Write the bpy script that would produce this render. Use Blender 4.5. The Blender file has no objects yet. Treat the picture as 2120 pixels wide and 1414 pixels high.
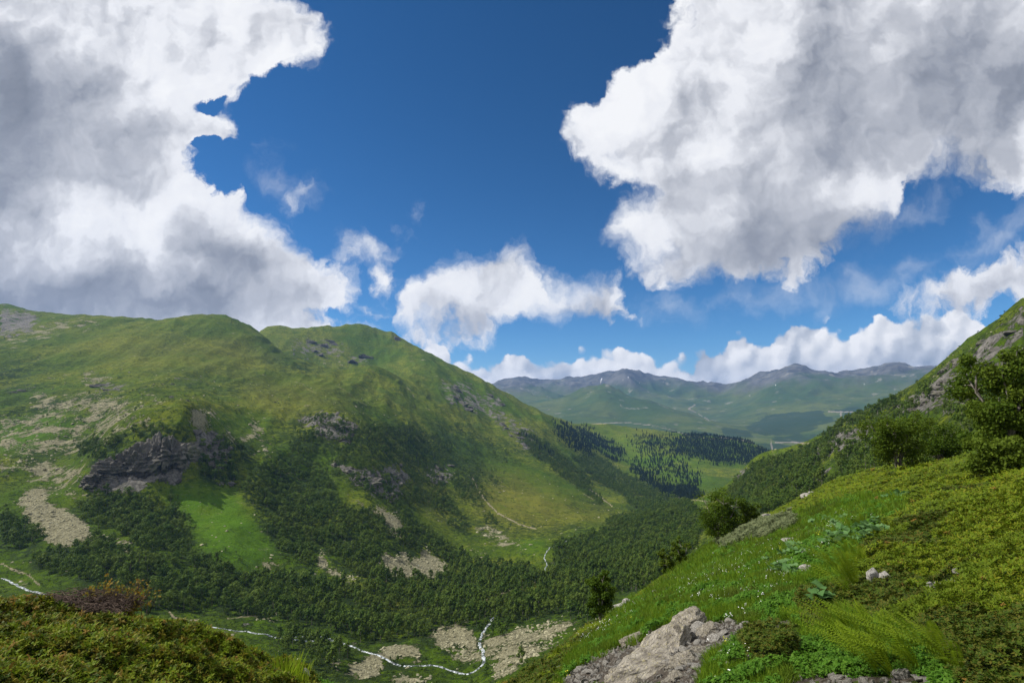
import bpy, bmesh, math, random, time
import numpy as np
from mathutils import Vector, Matrix, Quaternion

T0 = time.time()
SC = bpy.context.scene
COL = SC.collection
F_PX, CX, CY, PITCH = 1177.0, 1060.0, 707.0, math.radians(6.93)

# ------------------------------------------------------------------ camera
cam = bpy.data.cameras.new('camera')
cam.sensor_width = 36.0
cam.lens = 36.0 * F_PX / 2120.0
cam.clip_start, cam.clip_end = 0.1, 120000.0
cam_ob = bpy.data.objects.new('camera', cam)
COL.objects.link(cam_ob)
cam_ob.rotation_euler = (math.radians(90) + PITCH, 0, 0)
SC.camera = cam_ob
SC.view_settings.view_transform = 'Standard'
SC.view_settings.look = 'None'
SC.view_settings.gamma = 1.0
SC.view_settings.exposure = 0.15
SC.view_settings.use_curve_mapping = False
SC.cycles.use_denoising = True
SC.cycles.denoiser = 'OPENIMAGEDENOISE'
SC.cycles.max_bounces = 5
SC.cycles.diffuse_bounces = 2
SC.cycles.transparent_max_bounces = 8
SC.cycles.volume_bounces = 0
SC.cycles.volume_step_rate = 4.0
SC.cycles.use_adaptive_sampling = True
SC.cycles.adaptive_threshold = 0.012

# ------------------------------------------------------------------ sun and sky
SUN_AZ, SUN_EL = math.radians(-84), math.radians(47)
SUN_DIR = Vector((math.sin(SUN_AZ) * math.cos(SUN_EL), math.cos(SUN_AZ) * math.cos(SUN_EL), math.sin(SUN_EL)))
sun = bpy.data.lights.new('sun', 'SUN')
sun.energy = 5.0
sun.angle = math.radians(0.5)
sun.color = (1.0, 0.95, 0.87)
sun_ob = bpy.data.objects.new('sun', sun)
COL.objects.link(sun_ob)
sun_ob.rotation_euler = SUN_DIR.to_track_quat('Z', 'Y').to_euler()


class NX:
    """Small helper to write node maths as expressions."""
    def __init__(s, nt): s.nt = nt

    def node(s, typ, **kw):
        n = s.nt.nodes.new(typ)
        for k, v in kw.items(): setattr(n, k, v)
        return n

    def put(s, sock, v):
        if isinstance(v, bpy.types.NodeSocket): s.nt.links.new(v, sock)
        else: sock.default_value = v

    def m(s, op, a, b=None, c=None, clamp=False):
        n = s.node('ShaderNodeMath', operation=op, use_clamp=clamp)
        for i, v in enumerate((a, b, c)):
            if v is not None: s.put(n.inputs[i], v)
        return n.outputs[0]

    def add(s, a, b): return s.m('ADD', a, b)
    def sub(s, a, b): return s.m('SUBTRACT', a, b)
    def mul(s, a, b): return s.m('MULTIPLY', a, b)
    def div(s, a, b): return s.m('DIVIDE', a, b)
    def mad(s, a, b, c): return s.m('MULTIPLY_ADD', a, b, c)
    def mx(s, a, b): return s.m('MAXIMUM', a, b)
    def mn(s, a, b): return s.m('MINIMUM', a, b)

    def ss(s, v, lo, hi, a=0.0, b=1.0, typ='SMOOTHSTEP'):
        n = s.node('ShaderNodeMapRange', interpolation_type=typ)
        s.put(n.inputs[0], v); s.put(n.inputs[1], lo); s.put(n.inputs[2], hi); s.put(n.inputs[3], a); s.put(n.inputs[4], b)
        return n.outputs[0]

    def noise(s, vec, scale, detail=3.0, rough=0.5, dist=0.0, col=False, lac=2.0, dims='3D'):
        n = s.node('ShaderNodeTexNoise', noise_dimensions=dims)
        if vec is not None: s.put(n.inputs['Vector'], vec)
        s.put(n.inputs['Scale'], scale); s.put(n.inputs['Detail'], detail)
        s.put(n.inputs['Roughness'], rough); s.put(n.inputs['Distortion'], dist); s.put(n.inputs['Lacunarity'], lac)
        return n.outputs[1 if col else 0]

    def vor(s, vec, scale, detail=0.0, rough=0.5, feature='F1', smooth=0.0, out='Distance', rand=1.0, dims='3D'):
        n = s.node('ShaderNodeTexVoronoi', feature=feature, voronoi_dimensions=dims)
        if vec is not None: s.put(n.inputs['Vector'], vec)
        s.put(n.inputs['Scale'], scale)
        if 'Detail' in n.inputs: s.put(n.inputs['Detail'], detail); s.put(n.inputs['Roughness'], rough)
        if feature == 'SMOOTH_F1': s.put(n.inputs['Smoothness'], smooth)
        s.put(n.inputs['Randomness'], rand)
        return n.outputs[out]

    def vm(s, op, a, b=None, sc=None):
        n = s.node('ShaderNodeVectorMath', operation=op)
        s.put(n.inputs[0], a)
        if b is not None: s.put(n.inputs[1], b)
        if sc is not None: s.put(n.inputs['Scale'], sc)
        return n.outputs['Value' if op in ('DOT_PRODUCT', 'LENGTH', 'DISTANCE') else 'Vector']

    def xyz(s, x, y, z=0.0):
        n = s.node('ShaderNodeCombineXYZ')
        for i, v in enumerate((x, y, z)): s.put(n.inputs[i], v)
        return n.outputs[0]

    def sep(s, v):
        n = s.node('ShaderNodeSeparateXYZ'); s.put(n.inputs[0], v)
        return n.outputs

    def mix(s, f, a, b, blend='MIX'):
        n = s.node('ShaderNodeMix', data_type='RGBA', blend_type=blend)
        s.put(n.inputs[0], f)
        for k, v in ((6, a), (7, b)):
            if isinstance(v, tuple) and len(v) == 3: v = v + (1.0,)
            s.put(n.inputs[k], v)
        return n.outputs[2]

    def mixf(s, f, a, b):
        n = s.node('ShaderNodeMix', data_type='FLOAT')
        s.put(n.inputs[0], f); s.put(n.inputs[2], a); s.put(n.inputs[3], b)
        return n.outputs[0]

    def attr(s, name, out='Fac'):
        n = s.node('ShaderNodeAttribute', attribute_name=name)
        return n.outputs[out]

    def curve(s, v, pts):
        """Piecewise linear function through pts [(x, y)...] of socket v."""
        xs = [p[0] for p in pts]; ys = [p[1] for p in pts]
        x0, x1, y0, y1 = min(xs), max(xs), min(ys), max(ys)
        n = s.node('ShaderNodeFloatCurve')
        cu = n.mapping.curves[0]
        P = [((x - x0) / (x1 - x0), (y - y0) / max(y1 - y0, 1e-6)) for x, y in pts]
        while len(cu.points) < len(P): cu.points.new(0.5, 0.5)
        for q, (a, b) in zip(cu.points, P):
            q.location = (a, b); q.handle_type = 'VECTOR'
        n.mapping.use_clip = False
        n.mapping.update()
        s.put(n.inputs['Value'], s.ss(v, x0, x1, 0.0, 1.0, 'LINEAR'))
        return s.mad(n.outputs[0], y1 - y0, y0)


def build_world():
    W = bpy.data.worlds.new('World')
    SC.world = W
    W.use_nodes = True
    nt = W.node_tree
    x = NX(nt)
    sky = x.node('ShaderNodeTexSky', sky_type='NISHITA', sun_disc=False)
    sky.sun_elevation, sky.sun_rotation = SUN_EL, SUN_AZ
    sky.altitude, sky.air_density, sky.dust_density, sky.ozone_density = 2300.0, 1.0, 0.15, 4.0
    # clear-air colour: a deep mountain blue
    hs = x.node('ShaderNodeHueSaturation')
    hs.inputs['Hue'].default_value = 0.493
    hs.inputs['Saturation'].default_value = 1.12
    hs.inputs['Value'].default_value = 0.054
    gm = x.node('ShaderNodeGamma')
    gm.inputs['Gamma'].default_value = 1.35
    nt.links.new(sky.outputs[0], gm.inputs['Color'])
    nt.links.new(gm.outputs[0], hs.inputs['Color'])
    D = x.node('ShaderNodeTexCoord').outputs['Generated']
    # cloud coordinates: tangent plane over the valley axis, in thousandths
    fw = (0.0, math.cos(PITCH), math.sin(PITCH)); up = (0.0, -math.sin(PITCH), math.cos(PITCH))
    df = x.vm('DOT_PRODUCT', D, fw)
    inv = x.div(F_PX / 1000.0, x.mx(df, 0.08))
    X0 = x.mad(x.vm('DOT_PRODUCT', D, (1.0, 0.0, 0.0)), inv, CX / 1000.0)
    Y0 = x.sub(CY / 1000.0, x.mul(x.vm('DOT_PRODUCT', D, up), inv))
    P0 = x.xyz(X0, Y0, 0.0)
    w1 = x.vm('SUBTRACT', x.noise(P0, 7.0, 2.0, 0.5, col=True, dims='2D'), (0.5, 0.5, 0.5))
    w2 = x.vm('SUBTRACT', x.noise(P0, 34.0, 4.0, 0.6, col=True, dims='2D'), (0.5, 0.5, 0.5))
    Pw = x.vm('ADD', P0, x.vm('ADD', x.vm('SCALE', w1, sc=0.085), x.vm('SCALE', w2, sc=0.034)))
    sx, sy, _ = x.sep(Pw)

    def blob(cx_, cy_, rx, ry, rot=0.0, k=None):
        n = x.node('ShaderNodeMapping', vector_type='TEXTURE')
        x.put(n.inputs['Vector'], Pw)
        n.inputs['Location'].default_value = (cx_, cy_, 0); n.inputs['Rotation'].default_value = (0, 0, rot); n.inputs['Scale'].default_value = (rx, ry, 1)
        return x.vm('LENGTH', n.outputs[0])

    def union(lst):
        r = None
        for a in lst:
            q = x.mad(blob(*a), -min(a[2], a[3]), min(a[2], a[3]) - 0.004)
            r = q if r is None else x.mx(r, q)
        return r

    def weigh(lst):
        r = None
        for a, wgt in lst:
            q = x.ss(blob(*a), 1.15, 0.0, 0.0, wgt)
            r = q if r is None else x.m('SMOOTH_MAX', r, q, 0.15)
        return r
    # ---- signed extents (positive inside) of every cloud
    A = x.sub(x.curve(sy, [(-.4, .30), (-.15, .45), (0, .590), (.03, .64), (.09, .675), (.135, .64), (.155, .53), (.18, .505), (.225, .475), (.26, .50), (.295, .475),
                           (.32, .395), (.36, .385), (.39, .45), (.42, .525), (.47, .585), (.52, .640), (.55, .72), (.585, .752), (.62, .742), (.645, .66), (.68, .69), (.75, .70)]), sx)
    B = x.sub(sx, x.curve(sy, [(-.5, 1.75), (-.2, 1.5), (0, 1.395), (.06, 1.41), (.10, 1.355), (.14, 1.315), (.19, 1.235), (.22, 1.195), (.29, 1.19), (.33, 1.205), (.37, 1.235), (.39, 1.30), (.43, 1.285),
                               (.48, 1.235), (.51, 1.245), (.55, 1.28), (.58, 1.36), (.65, 1.6)]))
    Bb = x.sub(x.curve(sx, [(1.1, .55), (1.34, .588), (1.5, .58), (1.62, .578), (1.70, .555), (1.74, .525), (1.78, .485), (1.86, .465), (1.875, .40), (1.90, .372), (1.96, .372), (2.05, .40),
                            (2.12, .39), (2.4, .36)]), sy)
    B = x.mn(B, Bb)
    Ct = x.sub(sy, x.curve(sx, [(.80, .70), (.825, .63), (.85, .575), (.90, .553), (.96, .548), (.985, .552), (1.005, .522), (1.06, .508), (1.10, .52), (1.125, .535), (1.13, .565), (1.165, .592),
                                (1.215, .605), (1.245, .586), (1.275, .60), (1.30, .625), (1.315, .66), (1.35, .72)]))
    C = x.mn(Ct, x.sub(x.curve(sx, [(.80, .66), (.83, .682), (.9, .682), (1.0, .68), (1.1, .668), (1.2, .656), (1.27, .652), (1.32, .63), (1.36, .6)]), sy))
    Et = x.sub(sy, x.curve(sx, [(1.80, .70), (1.86, .625), (1.90, .592), (1.96, .572), (2.0, .555), (2.06, .545), (2.12, .522), (2.4, .46)]))
    E = x.mn(Et, x.sub(x.curve(sx, [(1.80, .615), (1.87, .645), (1.98, .642), (2.05, .63), (2.4, .60)]), sy))
    E2 = union([(.742, .508, .080, .034, -.35), (.80, .575, .028, .018, .5), (.752, .63, .026, .018, 0), (.612, .405, .026, .018, -.9)])
    thin = union([(1.60, .615, .11, .034, 0), (1.80, .60, .13, .034, -.35), (2.06, .485, .11, .040, -.6), (1.88, .44, .09, .03, -.5), (1.41, .625, .06, .02, 0), (.575, .365, .05, .022, .5)])
    # unseen sky behind and overhead: broken cloud, thinned to lower fill light on the land
    gen = x.noise(D, 2.1, 3.0, 0.5)
    G = x.mad(x.ss(df, 0.60, 0.42), 0.40, x.mad(gen, 0.9, -0.88))
    big = x.mx(x.mx(x.mx(A, B), x.mx(x.add(C, 0.010), E)), x.mx(E2, G))
    # ---- fraying of the edges
    n1 = x.noise(Pw, 11.0, 7.0, 0.58, dims='2D')
    n1c = x.sub(n1, 0.5)
    body = x.mad(n1c, 0.150, big)
    hole = None
    for a in ((.292, .055, .030, .016, .5), (.272, .432, .030, .011, 0), (.445, .215, .030, .014, .3), (.42, .30, .020, .012, -.2)):
        q = x.mad(blob(*a), -.02, .02)
        hole = q if hole is None else x.mx(hole, q)
    body = x.sub(body, x.ss(hole, -0.014, 0.014, 0.0, 0.14))
    soft = x.noise(Pw, 3.2, 4.0, 0.5, dims='2D')
    alpha = x.ss(body, -0.018, x.ss(soft, .38, .66, .018, .085))
    th = x.ss(x.mad(n1c, 0.14, thin), -0.03, 0.07, 0.0, 0.36)
    alpha = x.mx(alpha, th)
    # ---- painted sun-side shading: billow height here against a little towards the sun
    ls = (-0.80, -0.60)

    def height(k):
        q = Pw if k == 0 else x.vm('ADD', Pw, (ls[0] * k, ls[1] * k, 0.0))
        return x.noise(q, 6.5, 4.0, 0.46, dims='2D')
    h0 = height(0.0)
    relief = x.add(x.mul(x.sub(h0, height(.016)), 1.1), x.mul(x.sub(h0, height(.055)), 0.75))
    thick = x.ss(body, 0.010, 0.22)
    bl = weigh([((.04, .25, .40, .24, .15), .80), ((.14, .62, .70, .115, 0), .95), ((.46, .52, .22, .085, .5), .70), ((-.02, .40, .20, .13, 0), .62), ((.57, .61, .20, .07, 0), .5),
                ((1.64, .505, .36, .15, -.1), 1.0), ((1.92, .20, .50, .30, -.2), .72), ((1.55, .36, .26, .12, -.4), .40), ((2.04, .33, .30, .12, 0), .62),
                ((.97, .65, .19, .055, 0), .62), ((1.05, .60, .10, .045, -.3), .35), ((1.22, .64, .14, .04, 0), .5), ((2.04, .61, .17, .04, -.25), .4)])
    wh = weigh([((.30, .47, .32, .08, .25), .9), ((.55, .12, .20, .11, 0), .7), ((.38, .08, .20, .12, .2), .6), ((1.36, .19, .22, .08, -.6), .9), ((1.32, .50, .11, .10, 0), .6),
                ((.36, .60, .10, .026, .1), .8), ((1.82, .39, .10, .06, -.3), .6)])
    dark = x.add(x.mul(thick, 0.15), x.mul(bl, x.mad(soft, 0.64, 0.24)))  # grey bellies and white patches: cloud shading painted into the sky colour
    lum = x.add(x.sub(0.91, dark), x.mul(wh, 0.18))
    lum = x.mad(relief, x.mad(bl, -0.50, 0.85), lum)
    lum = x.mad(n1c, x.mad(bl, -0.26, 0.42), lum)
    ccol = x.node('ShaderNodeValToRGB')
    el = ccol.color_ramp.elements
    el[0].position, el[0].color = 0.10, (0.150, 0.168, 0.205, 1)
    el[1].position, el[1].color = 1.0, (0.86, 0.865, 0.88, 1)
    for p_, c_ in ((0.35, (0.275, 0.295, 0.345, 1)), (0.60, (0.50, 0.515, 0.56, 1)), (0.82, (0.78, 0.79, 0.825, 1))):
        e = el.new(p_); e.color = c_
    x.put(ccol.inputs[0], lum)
    # ---- far cumulus bank along the horizon
    Pd = x.vm('ADD', P0, x.vm('SCALE', w2, sc=.020))
    dx0, dy0, _ = x.sep(Pd)
    top = x.curve(dx0, [(-.3, .75), (.80, .76), (.86, .72), (.885, .708), (.905, .712), (.92, .735), (.95, .745), (.985, .765), (1.01, .742), (1.03, .735), (1.05, .722), (1.075, .742), (1.10, .752), (1.13, .768),
                        (1.17, .752), (1.20, .735), (1.25, .724), (1.29, .732), (1.35, .735), (1.41, .755), (1.44, .752), (1.452, .705), (1.50, .692), (1.535, .680), (1.56, .690), (1.62, .675), (1.66, .660),
                        (1.70, .655), (1.73, .672), (1.80, .655), (1.85, .638), (1.89, .655), (1.93, .642), (1.965, .628), (2.0, .640), (2.03, .652), (2.06, .69), (2.2, .70), (2.7, .72)])

    def hD(k):
        q = Pd if k == 0 else x.vm('ADD', Pd, (ls[0] * k, ls[1] * k, 0.0))
        return x.vor(q, 17.0, 1.0, 0.45, 'SMOOTH_F1', 0.5, dims='2D')
    v0 = hD(0)
    Dd = x.add(x.sub(dy0, top), x.mad(n1c, 0.02, x.mad(v0, -0.05, x.ss(dx0, 1.42, 1.50, 0.028, 0.014))))
    aD = x.mul(x.ss(Dd, -0.004, 0.008), x.ss(df, 0.25, 0.45))
    rD = x.sub(hD(0.014), v0)
    lD = x.sub(0.92, x.ss(Dd, 0.03, 0.13, 0.0, 0.26))
    lD = x.mad(rD, 0.50, lD)  # sun-side relief of the bank, painted into its colour
    lD = x.sub(lD, x.ss(h0, .50, .66, 0.0, 0.30))
    lD = x.mad(n1c, 0.12, lD)
    cD = x.node('ShaderNodeValToRGB')
    el = cD.color_ramp.elements
    el[0].position, el[0].color = 0.2, (0.22, 0.265, 0.335, 1)
    el[1].position, el[1].color = 1.0, (0.93, 0.925, 0.93, 1)
    e = el.new(0.62); e.color = (0.52, 0.555, 0.62, 1)
    x.put(cD.inputs[0], lD)
    c1 = x.mix(aD, hs.outputs[0], cD.outputs[0])
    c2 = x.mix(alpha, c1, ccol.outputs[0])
    # below the horizon (hidden by the terrain): dull ground light
    c3 = x.mix(x.ss(x.sep(D)[2], -0.02, -0.10), c2, (0.05, 0.06, 0.05))
    bg = nt.nodes['Background']
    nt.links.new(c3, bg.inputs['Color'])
    bg.inputs['Strength'].default_value = 1.0
    W.cycles.sampling_method = 'MANUAL'
    W.cycles.sample_map_resolution = 256


build_world()
# ------------------------------------------------------------------ measuring helpers
SP, CP = math.sin(PITCH), math.cos(PITCH)


def ray(px, py):
    """Azimuth (rad, + to the right) and slope z/r of the line of sight through a photo point."""
    a = (np.asarray(px, float) - CX) / F_PX
    b = (CY - np.asarray(py, float)) / F_PX
    y = CP - b * SP
    z = SP + b * CP
    h = np.hypot(a, y)
    return np.arctan2(a, y), z / h


def project(P):
    """World points (n,3) to photo coordinates."""
    x, y, z = P[:, 0], P[:, 1], P[:, 2]
    d = np.maximum(y * CP + z * SP, 1e-3)
    v = -y * SP + z * CP
    return CX + F_PX * x / d, CY - F_PX * v / d


def _hash(ix, iy, seed):
    h = (ix.astype(np.int64) * 374761393 + iy.astype(np.int64) * 668265263 + seed * 1442695041) & 0xFFFFFFFF
    h = ((h ^ (h >> 13)) * 1274126177) & 0xFFFFFFFF
    return ((h ^ (h >> 16)) & 0xFFFF) / 65535.0


def gnoise(x, y, seed=0):
    """Gradient noise, about -0.7..0.7."""
    xi, yi = np.floor(x), np.floor(y)
    fx, fy = x - xi, y - yi
    u, v = fx * fx * fx * (fx * (fx * 6 - 15) + 10), fy * fy * fy * (fy * (fy * 6 - 15) + 10)

    def g(dx, dy):
        a = _hash(xi + dx, yi + dy, seed) * 6.2831853
        return np.cos(a) * (fx - dx) + np.sin(a) * (fy - dy)
    a = g(0, 0); b = g(1, 0); c = g(0, 1); d = g(1, 1)
    return (a + u * (b - a)) + v * ((c + u * (d - c)) - (a + u * (b - a)))


def fbm(x, y, octs, seed=0, gain=0.5):
    t = 0; amp = 1.0
    for o in range(octs):
        t = t + amp * gnoise(x, y, seed + o); x = x * 2.03 + 17.1; y = y * 2.03 - 9.2; amp *= gain
    return t


def sstep(a, b, v):
    t = np.clip((v - a) / (b - a), 0, 1)
    return t * t * (3 - 2 * t)


# ------------------------------------------------------------------ survey points of the land: (photo x, photo y, distance m)
NEAR = [
    # right-hand slope below and beside the camera
    (1060, 1438, 13), (1130, 1372, 19), (1200, 1318, 28), (1250, 1290, 36), (1320, 1238, 46), (1400, 1178, 52), (1480, 1128, 56), (1560, 1092, 58), (1640, 1052, 58), (1740, 1000, 57),
    (1800, 980, 55), (1900, 968, 50), (2000, 957, 46), (2120, 938, 44), (2300, 860, 42), (2600, 740, 40),
    (1170, 1414, 9.5), (1250, 1414, 8.2), (1400, 1414, 7.0), (1600, 1414, 6.2), (1800, 1414, 5.8), (2000, 1414, 5.4), (2120, 1414, 5.2), (2400, 1414, 4.6),
    (1280, 1340, 11.5), (1300, 1300, 17), (1380, 1285, 12.2), (1500, 1290, 10.6), (1650, 1300, 8.8), (1900, 1300, 7.8), (2120, 1280, 7.2), (2400, 1250, 6.5),
    (1400, 1240, 19), (1400, 1205, 33), (1520, 1200, 18.5), (1520, 1155, 33), (1650, 1200, 14.5), (1650, 1120, 25), (1650, 1070, 38), (1800, 1200, 12), (1800, 1100, 19.5), (1800, 1020, 32),
    (1950, 1200, 11), (1950, 1100, 17), (1950, 1000, 29), (2120, 1180, 9.6), (2120, 1080, 15), (2120, 990, 25), (2400, 1100, 10), (2400, 950, 20),
    # the rhododendron hummock at the lower left
    (-300, 1260, 9), (-150, 1265, 8.5), (0, 1284, 8.0), (130, 1298, 7.8), (250, 1316, 7.6), (350, 1330, 7.4), (450, 1350, 7.1), (550, 1383, 6.8), (620, 1412, 6.6), (655, 1440, 6.5),
    (0, 1414, 4.6), (200, 1414, 4.7), (400, 1414, 5.0), (550, 1414, 5.7), (-300, 1414, 4.2), (100, 1320, 5.9), (300, 1340, 6.0), (450, 1360, 6.1),
    # under the camera, and the dip between hummock and slope
    (700, 1560, 5.0), (850, 1500, 8), (1000, 1520, 8), (1060, 1700, 4.5), (850, 1800, 3.5), (600, 1700, 3.2), (1300, 1700, 3.6), (1700, 1700, 3.2), (2120, 1750, 2.6), (300, 1750, 2.6), (0, 1750, 2.6),
    # the far sides of hummock and slope fall away, out of sight
    (0, 1420, 12), (200, 1430, 12), (400, 1450, 12), (600, 1500, 11), (-300, 1380, 13), (0, 1560, 30), (300, 1590, 30), (600, 1600, 25), (850, 1600, 20), (-300, 1500, 30), (800, 1640, 40), (1000, 1560, 35),
    (1100, 1440, 50), (1200, 1380, 75), (1350, 1240, 85), (1500, 1160, 90), (1650, 1110, 90), (1800, 1050, 85), (1950, 1010, 80), (2120, 980, 75), (2400, 900, 75),
]
MAIN = [
    # valley floor and rivers
    (20, 1208, 520), (300, 1272, 420), (420, 1298, 390), (500, 1308, 378), (620, 1324, 362), (720, 1337, 345), (820, 1372, 318), (900, 1380, 306), (960, 1396, 298), (1000, 1350, 325), (1030, 1270, 390),
    (1130, 1180, 590), (1130, 1150, 650), (1190, 1112, 810), (1310, 1062, 1150), (1450, 1040, 1500), (1530, 1005, 2000), (1620, 975, 2600), (850, 1340, 340), (760, 1300, 385), (900, 1290, 395), (1080, 1230, 460),
    # out of sight below the camera
    (-300, 1420, 200), (0, 1440, 200), (300, 1480, 190), (600, 1480, 200), (900, 1500, 200), (1100, 1440, 190), (1300, 1370, 150), (-300, 1260, 400), (0, 1330, 330), (300, 1370, 290), (600, 1390, 280),
    (800, 1440, 250), (1000, 1440, 250), (1080, 1390, 260), (1150, 1330, 300), (1230, 1260, 370), (1300, 1230, 420), (1200, 1400, 170), (1400, 1280, 160), (1550, 1180, 170), (1700, 1120, 170), (1850, 1060, 165),
    (2000, 1010, 160), (2120, 960, 150), (2400, 820, 150),
    # left mountainside
    (-400, 1150, 700), (-400, 1000, 1000), (-400, 820, 1700), (-400, 640, 2900), (-800, 1150, 800), (-800, 700, 2900),
    (0, 1120, 640), (0, 1050, 730), (0, 960, 930), (0, 880, 1200), (0, 800, 1600), (0, 720, 2100), (0, 650, 2750), (0, 636, 2950), (80, 652, 2800),
    (150, 1180, 525), (150, 1085, 635), (150, 1000, 770), (150, 900, 1020), (150, 800, 1500), (150, 720, 2000), (160, 659, 2600), (240, 664, 2500),
    (300, 1200, 485), (300, 1100, 590), (300, 1022, 690), (300, 895, 745), (300, 860, 860), (300, 820, 1150), (300, 740, 1750), (330, 664, 2400), (220, 1015, 705), (215, 945, 745), (370, 1005, 700), (375, 890, 745),
    (460, 1200, 490), (460, 1100, 600), (460, 1015, 705), (460, 915, 775), (460, 880, 860), (460, 800, 1350), (460, 720, 1850), (400, 662, 2330), (460, 654, 2250), (440, 658, 2280), (425, 662, 2330), (478, 660, 2240), (540, 687, 2950),
    (600, 1230, 455), (600, 1150, 560), (600, 1050, 700), (600, 950, 850), (600, 880, 1000), (600, 850, 1180), (600, 790, 1500), (600, 745, 1980), (680, 850, 1080), (490, 668, 2230), (520, 684, 2210), (560, 712, 2150), (620, 746, 2060), (680, 770, 1960), (740, 764, 1900), (790, 768, 1900), (840, 795, 1950),
    (560, 735, 2400), (620, 768, 2330), (700, 788, 2300), (780, 785, 2280), (590, 700, 2650), (620, 722, 2560), (700, 745, 2560), (780, 742, 2600), (600, 681, 2850), (640, 683, 2870), (680, 680, 2900), (715, 676, 2950), (745, 669, 2980), (775, 680, 2970),
    (700, 830, 1250), (750, 900, 1000), (750, 1000, 800), (750, 1100, 650), (750, 1200, 510), (760, 800, 1650), (815, 694, 2950), (835, 708, 2900),
    (860, 722, 2750), (870, 790, 2100), (880, 880, 1500), (880, 960, 1150), (880, 1050, 900), (880, 1150, 650), (880, 1205, 560), (930, 755, 2650),
    (1000, 795, 2500), (1000, 860, 2000), (1000, 950, 1500), (1000, 1040, 1050), (1000, 1120, 800), (1010, 1170, 645), (1070, 835, 2400),
    (1140, 872, 2300), (1140, 930, 1850), (1140, 1000, 1400), (1140, 1060, 1050), (1140, 1110, 830), (1240, 955, 2200), (1240, 1000, 1700), (1240, 1050, 1250), (1250, 1085, 960), (1190, 905, 2350),
    # behind its skyline
    (-400, 760, 4200), (0, 760, 4200), (300, 780, 4000), (460, 760, 2900), (460, 790, 3700), (600, 790, 3800), (745, 790, 4200), (860, 830, 4000), (1000, 870, 3900), (1100, 890, 4000),
    # right bank forest
    (1440, 1082, 800), (1350, 1140, 620), (1250, 1180, 540), (1320, 1085, 900), (1180, 1180, 600), (1420, 1130, 560),
    # spur beyond
    (1160, 876, 3300), (1250, 880, 3250), (1350, 893, 3150), (1450, 903, 3100), (1540, 914, 3000), (1600, 944, 2800), (1300, 950, 2550), (1400, 970, 2350), (1460, 1000, 2050), (1250, 915, 2800), (1380, 925, 2800),
    (1500, 945, 2650), (1640, 965, 3000), (1250, 905, 4300), (1400, 920, 4200), (1550, 935, 4100), (1650, 950, 4000),
    # right mountain
    (2120, 640, 620), (2300, 530, 600), (2600, 400, 600), (2060, 690, 670), (2000, 730, 710), (1940, 772, 760), (1850, 835, 810), (1750, 885, 860), (1680, 930, 900), (1610, 948, 960), (1560, 955, 1000), (1525, 1000, 960),
    (2120, 770, 340), (2000, 840, 390), (1900, 885, 430), (1800, 935, 480), (1700, 990, 530), (1600, 1030, 610), (1520, 1062, 690), (2120, 860, 230), (1950, 920, 290), (2300, 700, 320), (1800, 890, 660), (1950, 810, 560), (2060, 760, 480),
    (2300, 700, 1500), (2120, 780, 1500), (1940, 870, 1500), (1850, 930, 1600), (1750, 980, 1650), (1650, 1000, 1700), (1580, 1010, 1600), (1560, 1000, 1250), (2120, 860, 2600), (1850, 940, 2800), (2300, 850, 2600), (1750, 950, 3300),
]
FAR = [
    (600, 880, 5000), (0, 880, 5200), (1000, 900, 5000), (1150, 905, 5000), (1290, 884, 5600), (1250, 886, 5600), (1400, 902, 5300), (1500, 915, 5000), (1620, 930, 4700), (1690, 930, 4700), (1800, 940, 4700), (2000, 940, 4700), (2300, 930, 4700),
    (1150, 872, 6200), (1300, 868, 6300), (1400, 880, 6000), (1560, 898, 5700), (1480, 880, 6200), (1100, 850, 7000), (1200, 830, 7300), (1260, 799, 7800), (1200, 808, 8000), (1340, 826, 7300), (1420, 852, 6900), (1060, 830, 8000),
    (1200, 850, 9000), (1340, 850, 8900), (1260, 840, 9000), (1450, 870, 8000), (1560, 880, 7000), (1500, 850, 8800),
    (900, 800, 10500), (1030, 793, 10500), (1085, 783, 11000), (1130, 795, 10800), (1190, 787, 10500), (1250, 780, 10300), (1290, 768, 10200), (1330, 777, 10300), (1380, 784, 10500), (1430, 790, 10700), (1500, 795, 10700), (1560, 780, 10300),
    (1620, 766, 9900), (1650, 760, 9800), (1690, 770, 9800), (1715, 777, 9800), (1780, 768, 9800), (1840, 754, 9700), (1870, 756, 9700), (1900, 765, 9800), (1950, 760, 10000), (2120, 750, 10000), (2400, 740, 10000), (300, 800, 10500), (-300, 800, 10500),
    (1560, 830, 8800), (1650, 810, 8700), (1700, 845, 7600), (1600, 870, 7300), (1800, 830, 8000), (1850, 805, 8600), (1750, 868, 6600), (1650, 890, 6300), (1850, 860, 6600), (1950, 830, 7500), (1700, 905, 5600), (1800, 905, 5600), (2120, 850, 7500),
    (1300, 820, 12500), (1650, 815, 12500), (1900, 815, 12500), (1000, 830, 12500), (500, 830, 12500), (2300, 820, 12500), (1500, 830, 14000), (1000, 840, 14000), (2000, 830, 14000), (200, 840, 14000),
]


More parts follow.
